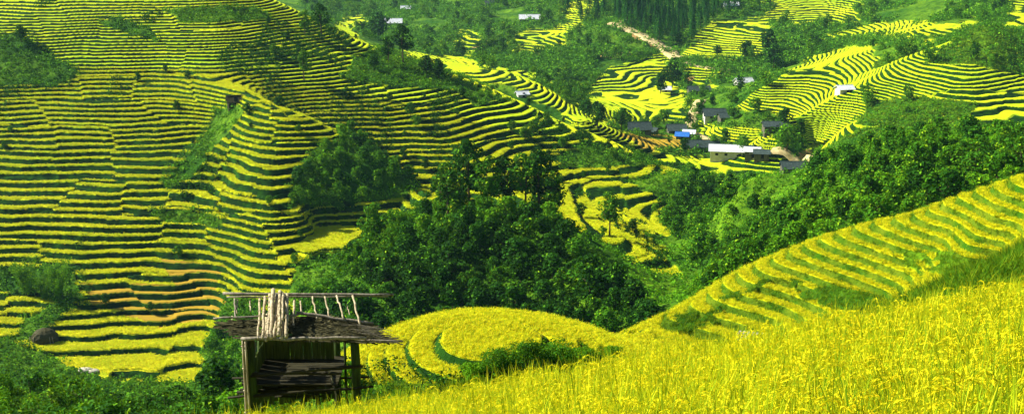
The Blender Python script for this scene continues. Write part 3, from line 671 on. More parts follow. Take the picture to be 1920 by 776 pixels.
print('cover', len(sel)); brush('undergrowth', sel[:9000], 1.35, M_SCRUB, 'low green growth covering all uncultivated ground in the middle distance', 26, .25, 'undergrowth', 87)
# hedges and clumps growing along banks
n = 90000; y = np.sqrt(rr.uniform(222**2, 420**2, n)); x = y*rr.uniform(-.45, .17, n); L = nearest(0, x, y); bk = nearest(1, x, y); te = nearest(2, x, y)
f = L-np.floor(L); m = (te > .5) & (f > 1-bk) & (fbm(x/9, y/22, 71, 2) + .12*smooth(270, 320, y) > .33) & visible(x, y, .6); hp = list(zip(x[m], y[m]))[:6000]
brush('bank_bushes', hp, .85, M_DARK, 'low bushes scattered along the terrace banks of the left hill', 22, .22, 'bushes', 90)
# far slopes beyond the ridges
FARP = [(520, -20), (1990, -20), (1990, 250), (1560, 300), (1440, 330), (1270, 300), (1100, 215), (950, 140), (800, 100), (640, 60)]
n = 160000; y = np.sqrt(rr.uniform(432**2, 1100**2, n)); x = y*rr.uniform(-.22, .46, n); te = nearest(2, x, y); z = ground(x, y); u, v = proj(x, y, z)
openf = inpoly(u, v, [(1540, 130), (1640, 110), (1690, 85), (1640, 150), (1560, 175)]) | inpoly(u, v, [(1640, 190), (1820, 190), (1830, 250), (1600, 240)])
dens = fbm(x/60, y/60, 91, 3)
m = (te < .5) & visible(x, y, 2) & inpoly(u, v, FARP) & (dens > -.22) & ~openf
pts = list(zip(x[m], y[m])); sel = []; g = {}
for p in pts:
    s = 3.6 if p[1] < 700 else 5.5; c = (int(p[0]//s), int(p[1]//s))
    if c in g: continue
    g[c] = 1; sel.append(p)
print('far brush', len(sel)); sel = sel[:9000]
near_ = [p for p in sel if p[1] < 620]; far_ = [p for p in sel if p[1] >= 620]
brush('scrub', near_, 2.3, M_SCRUB, 'green scrub covering the slopes round the village', 44, .42, 'scrub', 95)
brush('scrub', far_, 3.4, M_SCRUB, 'dark woods and scrub on the farthest slopes', 44, .62, 'scrub', 96)
fw = []; g = {}
for p in sel:
    s = 8 if p[1] < 620 else 10; c = (int(p[0]//s), int(p[1]//s))
    if c not in g and fbm(np.array(p[0]/40), np.array(p[1]/40), 99, 2) > -.2: g[c] = 1; fw.append(p)
_x = np.array([p[0] for p in fw]); _y = np.array([p[1] for p in fw]); _u, _v = proj(_x, _y, ground(_x, _y)); _k = ~inpoly(_u, _v, [(1120, 30), (1190, 40), (1290, 100), (1390, 130), (1390, 155), (1270, 140), (1120, 75)]) & ~inpoly(_u, _v, [(1120, 225), (1500, 225), (1530, 350), (1180, 330)]) & ~inpoly(_u, _v, [(1500, 60), (1990, 30), (1990, 110), (1700, 100)]) & ~inpoly(_u, _v, [(960, 30), (1010, 30), (1010, 70), (960, 70)]) & ~inpoly(_u, _v, [(700, 35), (780, 10), (790, 80), (700, 80)])
fw = [p for p, k_ in zip(fw, _k) if k_]; fw = fw[::2]
print('far trees', len(fw)); merged('woodland', fw[:900], [P_TREE[0], P_LITE[1], P_TREE[1], P_LITE[0], P_TREE[6]], 'bushy far-off woodland on the slopes across the valley', .5, 1.15, 7, 'woodland', 2)
n = 20000; y = np.sqrt(rr.uniform(380**2, 520**2, n)); x = y*rr.uniform(.25, .46, n); u, v = proj(x, y, ground(x, y)); te = nearest(2, x, y)
m = (te < .5) & visible(x, y, .5) & (v > 40) & (v < 260); brush('knoll_grass', list(zip(x[m], y[m]))[:3500], 1.3, M_BANK, 'short green growth on the round knoll and the slope below it', 14, .35, 'grass', 97, .5)
# conifers high in the middle
cp_ = scatter([(1165, -10), (1385, -10), (1380, 22), (1310, 60), (1290, 82), (1250, 88), (1170, 50)], 600, 950, 7.5, 30000, 98, 6)
for (x, y) in cp_[:120]: plant(rnd(P_CONI), x, y, random.uniform(.9, 1.35), 'dark conifer in the plantation beside the winding dirt road', 'conifers above the dirt road', 'conifer')
cp2 = scatter([(1020, -10), (1165, -10), (1160, 40), (1080, 42)], 600, 950, 9, 30000, 99, 6)
for (x, y) in cp2[:40]: plant(rnd(P_CONI), x, y, random.uniform(.8, 1.2), 'dark conifer left of the top of the dirt road', 'conifers left of the road top', 'conifer')
vt = scatter([(1150, 262), (1175, 222), (1290, 205), (1320, 180), (1420, 190), (1480, 225), (1500, 300), (1480, 330), (1260, 300)], 390, 560, 6.5, 30000, 131, 3)
vt = [(x, y) for x, y in vt if nearest(2, np.array([x]), np.array([y]))[0] < .5]
for i, (x, y) in enumerate(vt[:30]): plant(rnd(P_TREE), x, y, random.uniform(.35, .85), 'leafy tree growing among the village houses', 'trees among the village houses', 'tree')
# trees one can tell apart
SOLO = [ # u, v(base), protos, scale, label, group
 (570, 152, P_TALL[0], .78, 'lone tree with a round dark crown standing among the upper left terraces', None),
 (603, 66, P_TALL[1], .95, 'tall dark tree on the skyline of the second ridge, right of its neighbour', None), (572, 66, P_TALL[2], .75, 'smaller tree on the second ridge, left of the taller dark one', None),
 (516, 106, P_TREE[0], .5, 'small round tree on a bank below the top left hedge', None), (40, 80, P_TREE[2], .62, 'small dark tree sticking out above the scrub at the left edge', None),
 (728, 120, P_TALL[3], .82, 'slim dark tree at the left of the group on the second ridge', None), (756, 118, P_TALL[1], 1.1, 'tallest conical dark tree of the group on the second ridge', None),
 (800, 140, P_TREE[2], .75, 'dark tree just right of the tallest tree on the second ridge', None), (822, 150, P_TREE[6], .7, 'dark tree at the right end of the group on the second ridge', None), (700, 130, P_TREE[2], .6, 'low dark tree left of the slim tree on the second ridge', None),
 (1143, 442, P_TALL[0], .85, 'slim tree with a bare trunk standing alone in the yellow rice right of the wood', None),
 (1100, 222, P_TREE[2], .95, 'dark tree beside the narrow ridge path, the nearer of two', None), (1120, 240, P_TREE[6], 1.1, 'big dark tree left of the first village house', None), (1165, 245, P_TREE[0], 1.1, 'bushy tree standing close to the first village house', None),
 (1150, 300, P_TREE[4], .5, 'round bush at the left end of the hedge below the second ridge', None), (1260, 165, P_TREE[2], 1.7, 'large dark tree below the bend of the dirt road', None), (1238, 176, P_TREE[6], 1.2, 'dark tree at the left foot of the large tree below the road', None),
 (1475, 285, P_TREE[4], 1.3, 'broad bright bushy tree right of the long white house', None), (1500, 262, P_TREE[3], .9, 'green tree behind the broad bushy tree by the white house', None),
 (985, 262, P_TREE[1], .5, 'pale round tree on the dark slope left of the village', None), (960, 250, P_TREE[5], .45, 'small tree on the dark slope beside the pale round one', None), (1000, 250, P_TREE[5], .5, 'small tree right of the pale round one on the dark slope', None),
 (770, 220, P_TREE[2], .5, 'dark bush tree in the shaded middle of the second slope', None), (780, 240, P_TREE[0], .5, 'bush tree just below the dark one on the second slope', None),
 (1345, 108, P_TREE[2], .8, 'lone dark tree at the foot of the bright terraces above the village', None),
 (710, 76, P_TREE[2], 2.0, 'dark tree left of the small white roofed house at the top', None), (1400, 112, P_TREE[6], 1.3, 'dark tree at the lower edge of the bright terraces', None), (1450, 130, P_TREE[2], 1.6, 'dark tree in the hollow right of the bright terraces', None),(1440, 100, P_TREE[6], 1.5, 'dark tree at the right corner of the bright terraces', None),
 (1700, 210, P_TREE[4], .3, 'tiny pale tree on the open slope below the knoll', None)]
DM = {1143: 232}
for (u, v, pr, s, lab, gp) in SOLO:
    p = pick(u, v, 236 if v < 460 else 60)
    if u == 1143: p = pick(u, v, 206)
    plant(pr, p.x, p.y, s, lab, gp, 'tree')
sh = []; n = 4000; y = np.sqrt(rr.uniform(238**2, 425**2, n)); x = y*rr.uniform(-.42, .12, n); te = nearest(2, x, y); L = nearest(0, x, y); bk = nearest(1, x, y); f = L-np.floor(L)
m = (te > .5) & (f > 1-bk) & visible(x, y, .8) & (fbm(x/25, y/25, 77, 2)+.1*smooth(280, 320, y) > .1)
for (px, py) in zip(x[m], y[m]):
    if all((px-a)**2+(py-b)**2 > 49 for a, b in sh): sh.append((px, py))
for i, (px, py) in enumerate(sh[:70]): plant(P_TREE[(2, 6, 0)[i % 3]], px, py, random.uniform(.2, .42), 'dark round shrub growing on a terrace bank of the left hill', 'shrubs on the terrace banks', 'shrub', name='shrub')
# tall trees with bare stems on the crest of the spur
for k, (u, dy, s) in enumerate(((840, 0, .92), (880, 2, 1.12), (915, 0, .9), (950, 3, 1.0), (985, 0, .98), (1012, 1, 1.1), (1035, -1, .8), (862, 4, .8), (700, 2, .8), (830, 5, .75))):
    d = 205+dy; x = float(xa(u, 400))*d; plant(P_TALL[k % 4], x, d, s, 'tall leafy tree with bare lower stem on the crest of the wooded spur', 'tall trees on the spur crest', 'tree')
for k, (u, v, s) in enumerate(((52, 556, 1.0), (112, 560, .9), (84, 562, .6))):
    p = pick(u, v, 200); plant(P_BAMB[0], p.x, p.y, s, ('larger feathery bamboo clump at the left edge of the lower terraces', 'second feathery bamboo clump, right of the larger one', 'small bamboo clump between the two big ones')[k], None, 'bamboo')
# bushes beside the mound
def bush_proto(seed, R, H, lobes, lr, nc, size, mat):
    r = np.random.default_rng(seed); V, Fc = lobes_crown(r, lobes, R, H-lr, 0.25, lr, nc, size); return (trunk_mesh(r, H*.8, R*.7, .07, 'stem', 7), mesh_np('foliage', V, Fc, mat, False, link=False).data, 'shrub')
BB = [bush_proto(501, 1.9, 2.6, 26, .7, 5200, .085, M_LEAF), bush_proto(502, 1.5, 2.0, 22, .6, 4200, .085, M_LEAF), bush_proto(503, 1.6, 1.5, 20, .5, 3600, .085, M_LITE)]
for (u, v, d, k, s, lab) in ((985, 708, 57, 0, .95, 'large dark green bush in the hollow of the round rice mound'), (935, 712, 58, 1, .95, 'leafy bush on the left side of the large one by the mound'), (1045, 700, 57, 1, 1.0, 'leafy bush on the right side of the large one by the mound'),
     (1100, 690, 58, 2, .8, 'low bush at the right end of the row by the mound'), (890, 722, 58, 2, .9, 'low bright bush at the left end of the row by the mound'), (1150, 682, 60, 2, .6, 'small low bush farthest right beside the mound')):
    p_ = pick(u, v-12, 50); plant(BB[k], p_.x, p_.y, s*.62*p_.y/60, lab, None, 'bush', sink=.1)
bp = scatter([(640, 800), (660, 722), (760, 735), (840, 712), (900, 696), (1000, 690), (1130, 668), (1180, 690), (1180, 760), (700, 800)], 40, 76, .75, 30000, 120, 1.0)
brush('weeds', bp, .55, M_LITE, 'bright leafy weeds below the round rice mound', 60, .075, 'weeds', 121)
bp = scatter([(890, 668), (985, 650), (1060, 640), (1120, 668), (1150, 660), (1170, 690), (1100, 700), (890, 700)], 56, 88, .6, 30000, 128, 1.0)
brush('weeds', bp, .5, M_LEAF, 'green weeds round the bushes in the hollow of the mound', 60, .08, 'weeds', 129)
bp = scatter([(430, 690), (720, 690), (860, 720), (860, 830), (430, 830)], 32.5, 70, .8, 30000, 125, 1.5)
brush('weeds', bp, .8, M_DARK, 'dark weeds on the slope just behind the bamboo hut', 60, .09, 'weeds', 126)
for i, (x, y) in enumerate(scatter([(400, 640), (470, 640), (520, 700), (700, 730), (700, 830), (400, 830)], 36, 100, 3.2, 20000, 127, 2.0)[:26]): plant(P_SHRUB[i % 4], x, y, random.uniform(.6, 1.1), 'leafy shrub on the slope below and behind the bamboo hut', 'shrubs behind the bamboo hut', 'shrub', sink=.1)
LB = [(-40, 690), (40, 690), (110, 740), (190, 755), (380, 760), (420, 735), (440, 690), (480, 690), (480, 800), (-40, 900)]
lb = scatter(LB, 56, 100, 2.6, 30000, 122, 2.0); print('bank shrubs', len(lb))
for i, (x, y) in enumerate(lb[:130]): plant(P_SHRUB[i % 4], x, y, random.uniform(.7, 1.25), 'leafy shrub in the thicket at the bottom left', 'shrubs in the bottom left thicket', 'shrub', sink=.1)
brush('undergrowth', scatter(LB, 50, 105, 1.0, 30000, 123, 1.0), .8, M_LEAF, 'leafy undergrowth in the bottom left thicket', 60, .12, 'undergrowth', 124)
# ------------------------------------------------------------------ rice and grass plants
def blade(b, base, az, L, w, lean, droop, seg=4):
    V = []; p = Vector(base); d = Vector((math.cos(az)*lean, math.sin(az)*lean, 1)).normalized(); side = Vector((-math.sin(az), math.cos(az), 0))
    for i in range(seg+1):
        t = i/seg; ww = w*(1-t)**.7*.5 + .0008; V += [tuple(p-side*ww), tuple(p+side*ww)]
        d = (d + Vector((math.cos(az), math.sin(az), -.8))*droop/seg).normalized(); p = p + d*L/seg
    b.add(V, [(2*i, 2*i+1, 2*i+3, 2*i+2) for i in range(seg)]); return p
def ear(b, base, az, L, w, n, r):
    p = Vector(base); d = Vector((math.cos(az)*.25, math.sin(az)*.25, .95)).normalized()
    for i in range(n):
        d = (d + Vector((math.cos(az)*.10, math.sin(az)*.10, -.24))).normalized(); p = p + d*L/n
        for q in range(2):
            o = Vector(r.normal(0, w*.5, 3)); g = d*L/n*1.7; s = Vector(r.normal(0, 1, 3)).cross(d).normalized()*w*.36
            b.add([tuple(p+o-g*.5), tuple(p+o+s), tuple(p+o+g*.6), tuple(p+o-s)], [(0, 1, 2, 3)])
def protos_coll(name, n, fn):
    c = bpy.data.collections.new(name)
    for i in range(n):
        o = fn(np.random.default_rng(900+i), i); c.objects.link(o)
    return c
def two_mat(b1, m1, b2, m2, name):
    me = bpy.data.meshes.new(name); o = len(b1.V); me.from_pydata(b1.V+b2.V, [], b1.F+[tuple(i+o for i in f) for f in b2.F]); me.materials.append(m1); me.materials.append(m2)
    mi = np.concatenate([np.zeros(len(b1.F)), np.ones(len(b2.F))]).astype(np.int32); me.polygons.foreach_set('material_index', mi); me.update(); return bpy.data.objects.new(name, me)
def rice_near(r, i):
    g = MB(); e = MB()
    for k in range(20): blade(g, (r.normal(0, .05), r.normal(0, .05), 0), r.uniform(0, 6.28), r.uniform(.8, 1.3), .026, r.uniform(.02, .2), r.uniform(.05, .5), 5)
    for k in range(8):
        az = r.uniform(0, 6.28); h = r.uniform(.6, .98); bx, by = r.normal(0, .09), r.normal(0, .09); g.add([(bx*.3, by*.3, 0), (bx*.3+.006, by*.3, 0), (bx+.005, by, h), (bx, by, h)], [(0, 1, 2, 3)])
        ear(e, (bx, by, h), az, r.uniform(.22, .36), .018, 11, r)
    return two_mat(g, M_RICE2, e, M_RICE, 'rice_plant')
def rice_mid(r, i):
    g = MB(); e = MB()
    for k in range(7): blade(g, (r.normal(0, .12), r.normal(0, .12), 0), r.uniform(0, 6.28), r.uniform(.35, .55), .03, r.uniform(.05, .3), r.uniform(.1, .7), 2)
    for k in range(13): blade(e, (r.normal(0, .16), r.normal(0, .16), r.uniform(.14, .3)), r.uniform(0, 6.28), r.uniform(.14, .24), .045, .35, 1.0, 2)
    return two_mat(g, M_RICE2, e, M_RICE, 'rice_plant')
def rice_far(r, i):
    g = MB(); e = MB()
    for k in range(3): blade(g, (r.normal(0, .25), r.normal(0, .25), 0), r.uniform(0, 6.28), r.uniform(.35, .6), .14, .3, .4, 2)
    for k in range(8): blade(e, (r.normal(0, .32), r.normal(0, .32), r.uniform(.05, .2)), r.uniform(0, 6.28), r.uniform(.25, .45), .2, .5, .9, 2)
    return two_mat(g, M_RICEF, e, M_RICEF, 'rice_plant')
def grass_tuft(r, i):
    g = MB(); e = MB()
    for k in range(16): blade(g, (r.normal(0, .14), r.normal(0, .14), -.02), r.uniform(0, 6.28), r.uniform(.22, .6), .028, r.uniform(.1, .7), r.uniform(.2, .9), 3)
    return two_mat(g, M_BANK, e, M_BANK, 'grass_tuft')
def gn_scatter(name, x, y, z, coll, nproto, scale, label, cat, seed=1, tilt=.12):
    r = np.random.default_rng(seed); n = len(x); me = bpy.data.meshes.new(name); me.vertices.add(n); me.vertices.foreach_set('co', np.stack([x, y, z], -1).astype(np.float32).ravel())
    a = me.attributes.new('rot', 'FLOAT_VECTOR', 'POINT'); a.data.foreach_set('vector', np.stack([r.normal(0, tilt, n), r.normal(0, tilt, n), r.uniform(0, 6.28, n)], -1).astype(np.float32).ravel())
    a = me.attributes.new('scl', 'FLOAT', 'POINT'); a.data.foreach_set('value', (scale*r.uniform(.78, 1.18, n)).astype(np.float32))
    a = me.attributes.new('pid', 'INT', 'POINT'); a.data.foreach_set('value', r.integers(0, nproto, n).astype(np.int32))
    o = bpy.data.objects.new(name, me); COL.objects.link(o); tag(o, label, cat, None, 'stuff')
    ng = bpy.data.node_groups.new(name, 'GeometryNodeTree'); ng.interface.new_socket('Geometry', in_out='INPUT', socket_type='NodeSocketGeometry'); ng.interface.new_socket('Geometry', in_out='OUTPUT', socket_type='NodeSocketGeometry')
    gi = ng.nodes.new('NodeGroupInput'); go = ng.nodes.new('NodeGroupOutput'); ip = ng.nodes.new('GeometryNodeInstanceOnPoints'); ci = ng.nodes.new('GeometryNodeCollectionInfo')
    ci.inputs['Collection'].default_value = coll; ci.inputs['Separate Children'].default_value = True; ci.inputs['Reset Children'].default_value = True
    def na(nm, ty):
        q = ng.nodes.new('GeometryNodeInputNamedAttribute'); q.data_type = ty; q.inputs['Name'].default_value = nm; return q.outputs['Attribute']
    l = ng.links.new; l(gi.outputs[0], ip.inputs['Points']); l(ci.outputs[0], ip.inputs['Instance']); ip.inputs['Pick Instance'].default_value = True
    l(na('pid', 'INT'), ip.inputs['Instance Index']); l(na('rot', 'FLOAT_VECTOR'), ip.inputs['Rotation']); l(na('scl', 'FLOAT'), ip.inputs['Scale']); l(ip.outputs[0], go.inputs[0])
    mod = o.modifiers.new('scatter', 'NODES'); mod.node_group = ng; return o
C_NEAR = protos_coll('rice_near', 8, rice_near); C_MID = protos_coll('rice_mid', 6, rice_mid); C_FAR = protos_coll('rice_far', 5, rice_far); C_GR = protos_coll('grass_tufts', 5, grass_tuft)
def cand(n, d0, d1, a0, a1, seed):
    r = np.random.default_rng(seed); y = np.sqrt(r.uniform(d0*d0, d1*d1, n)); x = y*r.uniform(a0, a1, n); return x, y
area = lambda d0, d1, a0, a1: (a1-a0)*(d1*d1-d0*d0)/2
# foreground field
x, y = cand(int(area(5.5, 30.9, -.48, .48)*11), 5.5, 30.9, -.48, .48, 201); kk = fbm(x/1.6, y/1.6, 301, 2) > -.42; x, y = x[kk], y[kk]; z = ground(x, y); u, v = proj(x, y, z+1.05)
m = (v < 830) & (u > -60) & (u < 1990) & ((y < 30.3) | (x > -9)); x, y, z = x[m], y[m], z[m]; print('rice plants', len(x))
gn_scatter('rice_field', x, y, z-.03, C_NEAR, 8, 1.0, 'ripe yellow rice with green leaves in the near field', 'rice', 202, .17)
# mound and right hill crops and their banks
x, y = cand(120000, 52, 103, -.16, .47, 203); te = nearest(2, x, y); L = nearest(0, x, y); bk = nearest(1, x, y); f = L-np.floor(L); vis = visible(x, y, .7)
m = (te > .5) & (f > .05) & (f < 1-bk-.02) & vis; print('mid rice', m.sum())
gn_scatter('terrace_rice', x[m], y[m], ground(x[m], y[m])-.12, C_MID, 6, .78, 'ripe rice on the round mound and on the curving right hand terraces', 'rice', 204)
m2 = ((te <= .5) | (f > 1-bk)) & ~((y < 93) & (x < 11) & (te > .5)) & vis & (np.arange(len(x)) % 3 == 0) & ((y < 66) | (x > 8) | (te > .5)) & (y > 53) & (y < 101); print('bank grass', m2.sum())
gn_scatter('bank_grass', x[m2], y[m2], ground(x[m2], y[m2]), C_GR, 5, .85, 'green grass and weeds on the banks between the nearer terraces', 'grass', 205)
x, y = cand(26000, 31, 58, -.2, .47, 206); vis = visible(x, y, .7); x, y = x[vis], y[vis]
gn_scatter('slope_grass', x, y, ground(x, y), C_GR, 5, 1.0, 'bright green grass on the bank beyond the near field', 'grass', 207)
# left hill crops
x, y = cand(420000, 208, 345, -.45, .17, 208); te = nearest(2, x, y); L = nearest(0, x, y); bk = nearest(1, x, y); dr = nearest(4, x, y); f = L-np.floor(L)
m = (te > .5) & (f > .04) & (f < 1-bk-.03) & (dr < .5) & visible(x, y, .5); print('far rice', m.sum()); x, y = x[m][:70000], y[m][:70000]
gn_scatter('hillside_rice', x, y, ground(x, y)-.15, C_FAR, 5, .9, 'ripe rice on the terraces of the left hill', 'rice', 209)
print('veg', time.time()-T0)
# ------------------------------------------------------------------ air
def haze():
    m, nt, out = new_mat('haze'); p = nt.nodes.new('ShaderNodeVolumePrincipled'); p.inputs['Color'].default_value = (0.45, 0.8, 1.0, 1); p.inputs['Density'].default_value = 0.00005; p.inputs['Anisotropy'].default_value = 0.2
    nt.links.new(p.outputs[0], out.inputs['Volume'])
    b = MB(); z0 = float(GZ.min())-1.0; z1 = float(GZ.max())+14; b.box((0, 740, (z0+z1)/2), (3200, 1560, z1-z0)); o = b.build('haze', m); tag(o, 'thin bluish air over the far valley', None, None, 'stuff')
haze()
# ------------------------------------------------------------------ bamboo watch hut at the edge of the near field
def q(u, v, d): return Vector((float(xa(u, v))*d, d, float(tz(v))*d))
M_BAM = flat_mat('weathered_bamboo', C4(0.55, 0.47, 0.29), C4(0.22, 0.17, 0.09), 9, stretch=(1, 1, .25), rough=.55)
M_POLE = flat_mat('grey_pole', C4(0.34, 0.30, 0.22), C4(0.12, 0.10, 0.07), 12, stretch=(1, 1, .25))
M_POST = flat_mat('mossy_post', C4(0.05, 0.09, 0.015), C4(0.018, 0.025, 0.008), 7, stretch=(1, 1, .15), bump=.8)
M_PLANK = flat_mat('old_planks', C4(0.09, 0.12, 0.02), C4(0.025, 0.035, 0.01), 8, stretch=(3, 1, .15), bump=.8)
M_THATCH = flat_mat('rotten_thatch', C4(0.10, 0.09, 0.035), C4(0.012, 0.014, 0.006), 8, stretch=(1, 1, 1), bump=1)
M_WOOD = flat_mat('dark_wood', C4(0.05, 0.045, 0.02), C4(0.015, 0.015, 0.008), 9, stretch=(.2, 1, 1), bump=.8)
def rough_pole(b, p0, p1, r0, r1, n=8, wob=.012, k=7, nodes=False):
    p0 = Vector(p0); p1 = Vector(p1); pts = []; rd = []
    for i in range(k):
        t = i/(k-1); pts.append(p0.lerp(p1, t)+Vector((random.uniform(-wob, wob), random.uniform(-wob, wob), random.uniform(-wob, wob)))*(1 if 0 < i < k-1 else 0));
        rd.append((r0+(r1-r0)*t)*random.uniform(.93, 1.08))
    b.tube(pts, rd, n)
    if nodes:
        for i in range(1, k):
            c = p0.lerp(p1, (i-.4)/(k-1)); d = (p1-p0).normalized()*.008; b.tube([c-d, c+d], [r0*1.18, r0*1.18], n)
    return b
def hut():
    base = q(560, 760, 31); gz = float(ground(base.x, base.y)); root = bpy.data.objects.new('bamboo_hut', None); COL.objects.link(root)
    tag(root, 'ruined bamboo field hut on posts, its roof half stripped, beside the near rice', 'hut')
    def post(u, d, vt, r, tilt=0, name='post', mat=M_POST):
        p = q(u, vt, d); b = MB(); rough_pole(b, (p.x+tilt, p.y, gz-1.2), p, r*1.05, r, 9, .02, 7); return b.build(name, mat, root, True)
    post(465, 30.1, 636, .165, .02); post(664, 30.1, 632, .12, .03); post(488, 32.2, 640, .10); post(630, 32.2, 636, .11); post(646, 31.6, 640, .035, .02)
    b = MB(); rough_pole(b, (q(452, 636, 29.9).x, 29.9, gz-1), q(455, 632, 29.9), .045, .03, 8, .015, 9, True); b.build('pole', M_BAM, root, True)
    b = MB(); rough_pole(b, (q(459, 636, 29.86).x, 29.86, gz-1), q(460, 640, 29.86), .03, .025, 8, .015, 9, True); b.build('pole', M_BAM, root, True)
    b = MB(); rough_pole(b, (q(478, 636, 31.2).x, 31.2, gz-.5), q(477, 640, 31.2), .03, .025, 8, .015, 7); b.build('pole', M_POLE, root, True)
    # wall of upright planks
    b = MB(); x0 = q(486, 650, 31.9).x; x1 = q(626, 650, 31.9).x; n = 17; zt = q(500, 636, 31.9).z; zb = q(500, 692, 31.9).z
    for i in range(n):
        w = (x1-x0)/n; b.box((x0+w*(i+.5), 31.9+random.uniform(-.012, .012), (zt+zb)/2+random.uniform(-.02, .02)), (w*.95, .022, zt-zb+random.uniform(-.05, .06)), jit=.006)
    b.build('wall', M_PLANK, root)
    b = MB(); z2 = q(500, 700, 32).z  # lower back boards added to darken the space under the floor
    for i in range(14):
        w = (x1-x0)/14; b.box((x0+w*(i+.5), 32.05+random.uniform(-.02, .02), z2-.45+random.uniform(-.06, .06)), (w*.93, .025, .85+random.uniform(-.15, .1)), jit=.01)
    for i in range(5): b.box((q(482, 650, 31).x, 30.4+i*.32, (zt+zb)/2-.3+random.uniform(-.05, .05)), (.022, .29, zt-zb+.5+random.uniform(-.1, .1)), jit=.01)
    b.build('side_wall_and_dark_fill', M_PLANK, root)
    # platform, rails and floor joists
    b = MB(); zc = q(500, 697, 31).z
    for i in range(12): b.box(((x0+x1)/2+.1, 30.2+i*.17, zc+random.uniform(-.01, .01)), (x1-x0+.45, .15, .035), jit=.008)
    b.build('platform', M_WOOD, root)
    for (ua, va, ub, vb, d, w) in ((470, 704, 680, 686, 29.98, .075), (470, 716, 692, 706, 31.0, .06), (466, 700, 640, 700, 30.0, .06), (470, 742, 700, 724, 30.0, .07), (560, 690, 672, 684, 31.4, .05), (480, 728, 640, 722, 31.6, .05)):
        b = MB(); rough_pole(b, q(ua, va, d), q(ub, vb, d), w*.62, w*.5, 7, .012, 6); b.build('rail', M_WOOD, root, True)
    b = MB()      # stacked firewood and litter under the floor
    for i in range(40):
        u = random.uniform(478, 600); v = random.uniform(700, 742); d = random.uniform(30.6, 32.2); p = q(u, v, d); a = random.uniform(-.25, .25); L = random.uniform(.3, .8)
        b.tube([p-Vector((math.cos(a)*L, .1, math.sin(a)*L*.4)), p+Vector((math.cos(a)*L, 0, math.sin(a)*L*.4))], [.035, .03], 6)
    b.build('firewood', M_WOOD, root, True)
    b = MB(); rough_pole(b, q(622, 706, 30.2), q(634, 762, 30.2), .03, .02, 6, .03, 6); rough_pole(b, q(622, 706, 30.2), q(612, 690, 30.2), .02, .008, 6, .03, 4); b.build('brace', M_POLE, root, True)
    # roof: front eave beam, ridge beam, stripped rafters, thatch leftovers
    def beam(a, c, r, nm='beam', mat=M_POLE, nodes=False):
        b = MB(); rough_pole(b, a, c, r, r*.85, 8, .018, 9, nodes); return b.build(nm, mat, root, True)
    beam(q(452, 635, 29.8), q(686, 634, 29.8), .05); beam(q(418, 550, 32.0), q(738, 552, 32.0), .045); beam(q(425, 557, 32.1), q(728, 556, 32.1), .022)
    beam(q(400, 597, 30.9), q(560, 590, 31.0), .03); beam(q(556, 586, 31.2), q(700, 606, 31.0), .045); beam(q(600, 634, 29.9), q(756, 640, 29.9), .028); beam(q(440, 560, 31.9), q(442, 596, 31.0), .025)
    for (ua, va, ub, vb, r) in ((444, 560, 445, 588, .022), (468, 562, 470, 584, .02), (562, 562, 567, 588, .025), (586, 556, 594, 597, .024), (609, 556, 618, 595, .026), (631, 554, 645, 598, .026), (661, 554, 675, 608, .03), (552, 562, 549, 630, .034), (650, 570, 656, 590, .014), (435, 592, 436, 606, .014)):
        beam(q(ua, va, 31.95), q(ub, vb, 31.95-(vb-va)*.022), r, 'rafter', M_BAM)
    for (ua, ub, vt, vb, r) in ((487, 484, 560, 634, .032), (497, 492, 556, 634, .04), (506, 503, 552, 632, .045), (512, 508, 543, 634, .055), (519, 515, 553, 632, .045), (525, 522, 546, 628, .05), (532, 529, 556, 634, .045), (530, 530, 548, 600, .03), (538, 537, 552, 632, .05), (501, 499, 590, 638, .045), (524, 524, 548, 612, .03)):
        beam(q(ua, vt, 31.6), q(ub, vb, 29.75), r, 'bamboo_pole', M_BAM, True)
    def thatch(poly, n, name, dn=30.0, df=31.6, v0=590, v1=636):
        b = MB(); k = 0
        while k < n:
            u = random.uniform(400, 770); v = random.uniform(545, 645)
            if not inpoly(np.array([u]), np.array([v]), poly)[0]: continue
            k += 1; t = (v-v0)/(v1-v0); d = df+(dn-df)*t+random.uniform(-.06, .1); p = q(u, v, d); a = random.gauss(0, .12) + (0.10 if u > 620 else 0); L = random.uniform(.12, .42)
            e = Vector((math.cos(a)*L, random.uniform(-.05, .05), -math.sin(a)*L+random.uniform(-.02, .02))); wv = Vector((0, -.05, -.02))*random.uniform(.4, 1.2)
            b.add([p-e, p+e, p+e*.9+wv, p-e*.9+wv], [(0, 1, 2, 3)])
            if k % 3 == 0: b.tube([p-e, p+Vector((0, 0, .01)), p+e], [.009, .012, .005], 4, False)
        return b.build(name, M_THATCH, root)
    thatch([(552, 596), (600, 590), (680, 604), (700, 622), (742, 641), (690, 639), (550, 637)], 900, 'thatch')
    thatch([(412, 604), (484, 600), (484, 636), (450, 632), (430, 618)], 110, 'thatch')
    b = MB()      # frayed ends hanging below the front eave
    for i in range(70):
        p = q(random.uniform(452, 700), random.uniform(634, 638), 29.85+random.uniform(-.05, .15)); L = random.uniform(.06, .26); e = Vector((random.uniform(-.08, .08), random.uniform(-.05, .03), -L)); b.tube([p, p+e*.5, p+e], [.012, .009, .004], 4, False)
    b.build('fringe', M_THATCH, root)
    b = MB()      # loose straws over the right eave
    for i in range(26):
        p = q(random.uniform(640, 690), random.uniform(606, 636), random.uniform(30, 30.8)); L = random.uniform(.5, 1.1); e = Vector((L, random.uniform(-.2, .2), -L*random.uniform(.12, .34)))
        b.tube([p, p+e*.5+Vector((0, 0, .04)), p+e], [.007, .006, .003], 4, False)
    b.build('straw', M_POLE, root)
    b = MB()      # solid under-layer of the old thatch
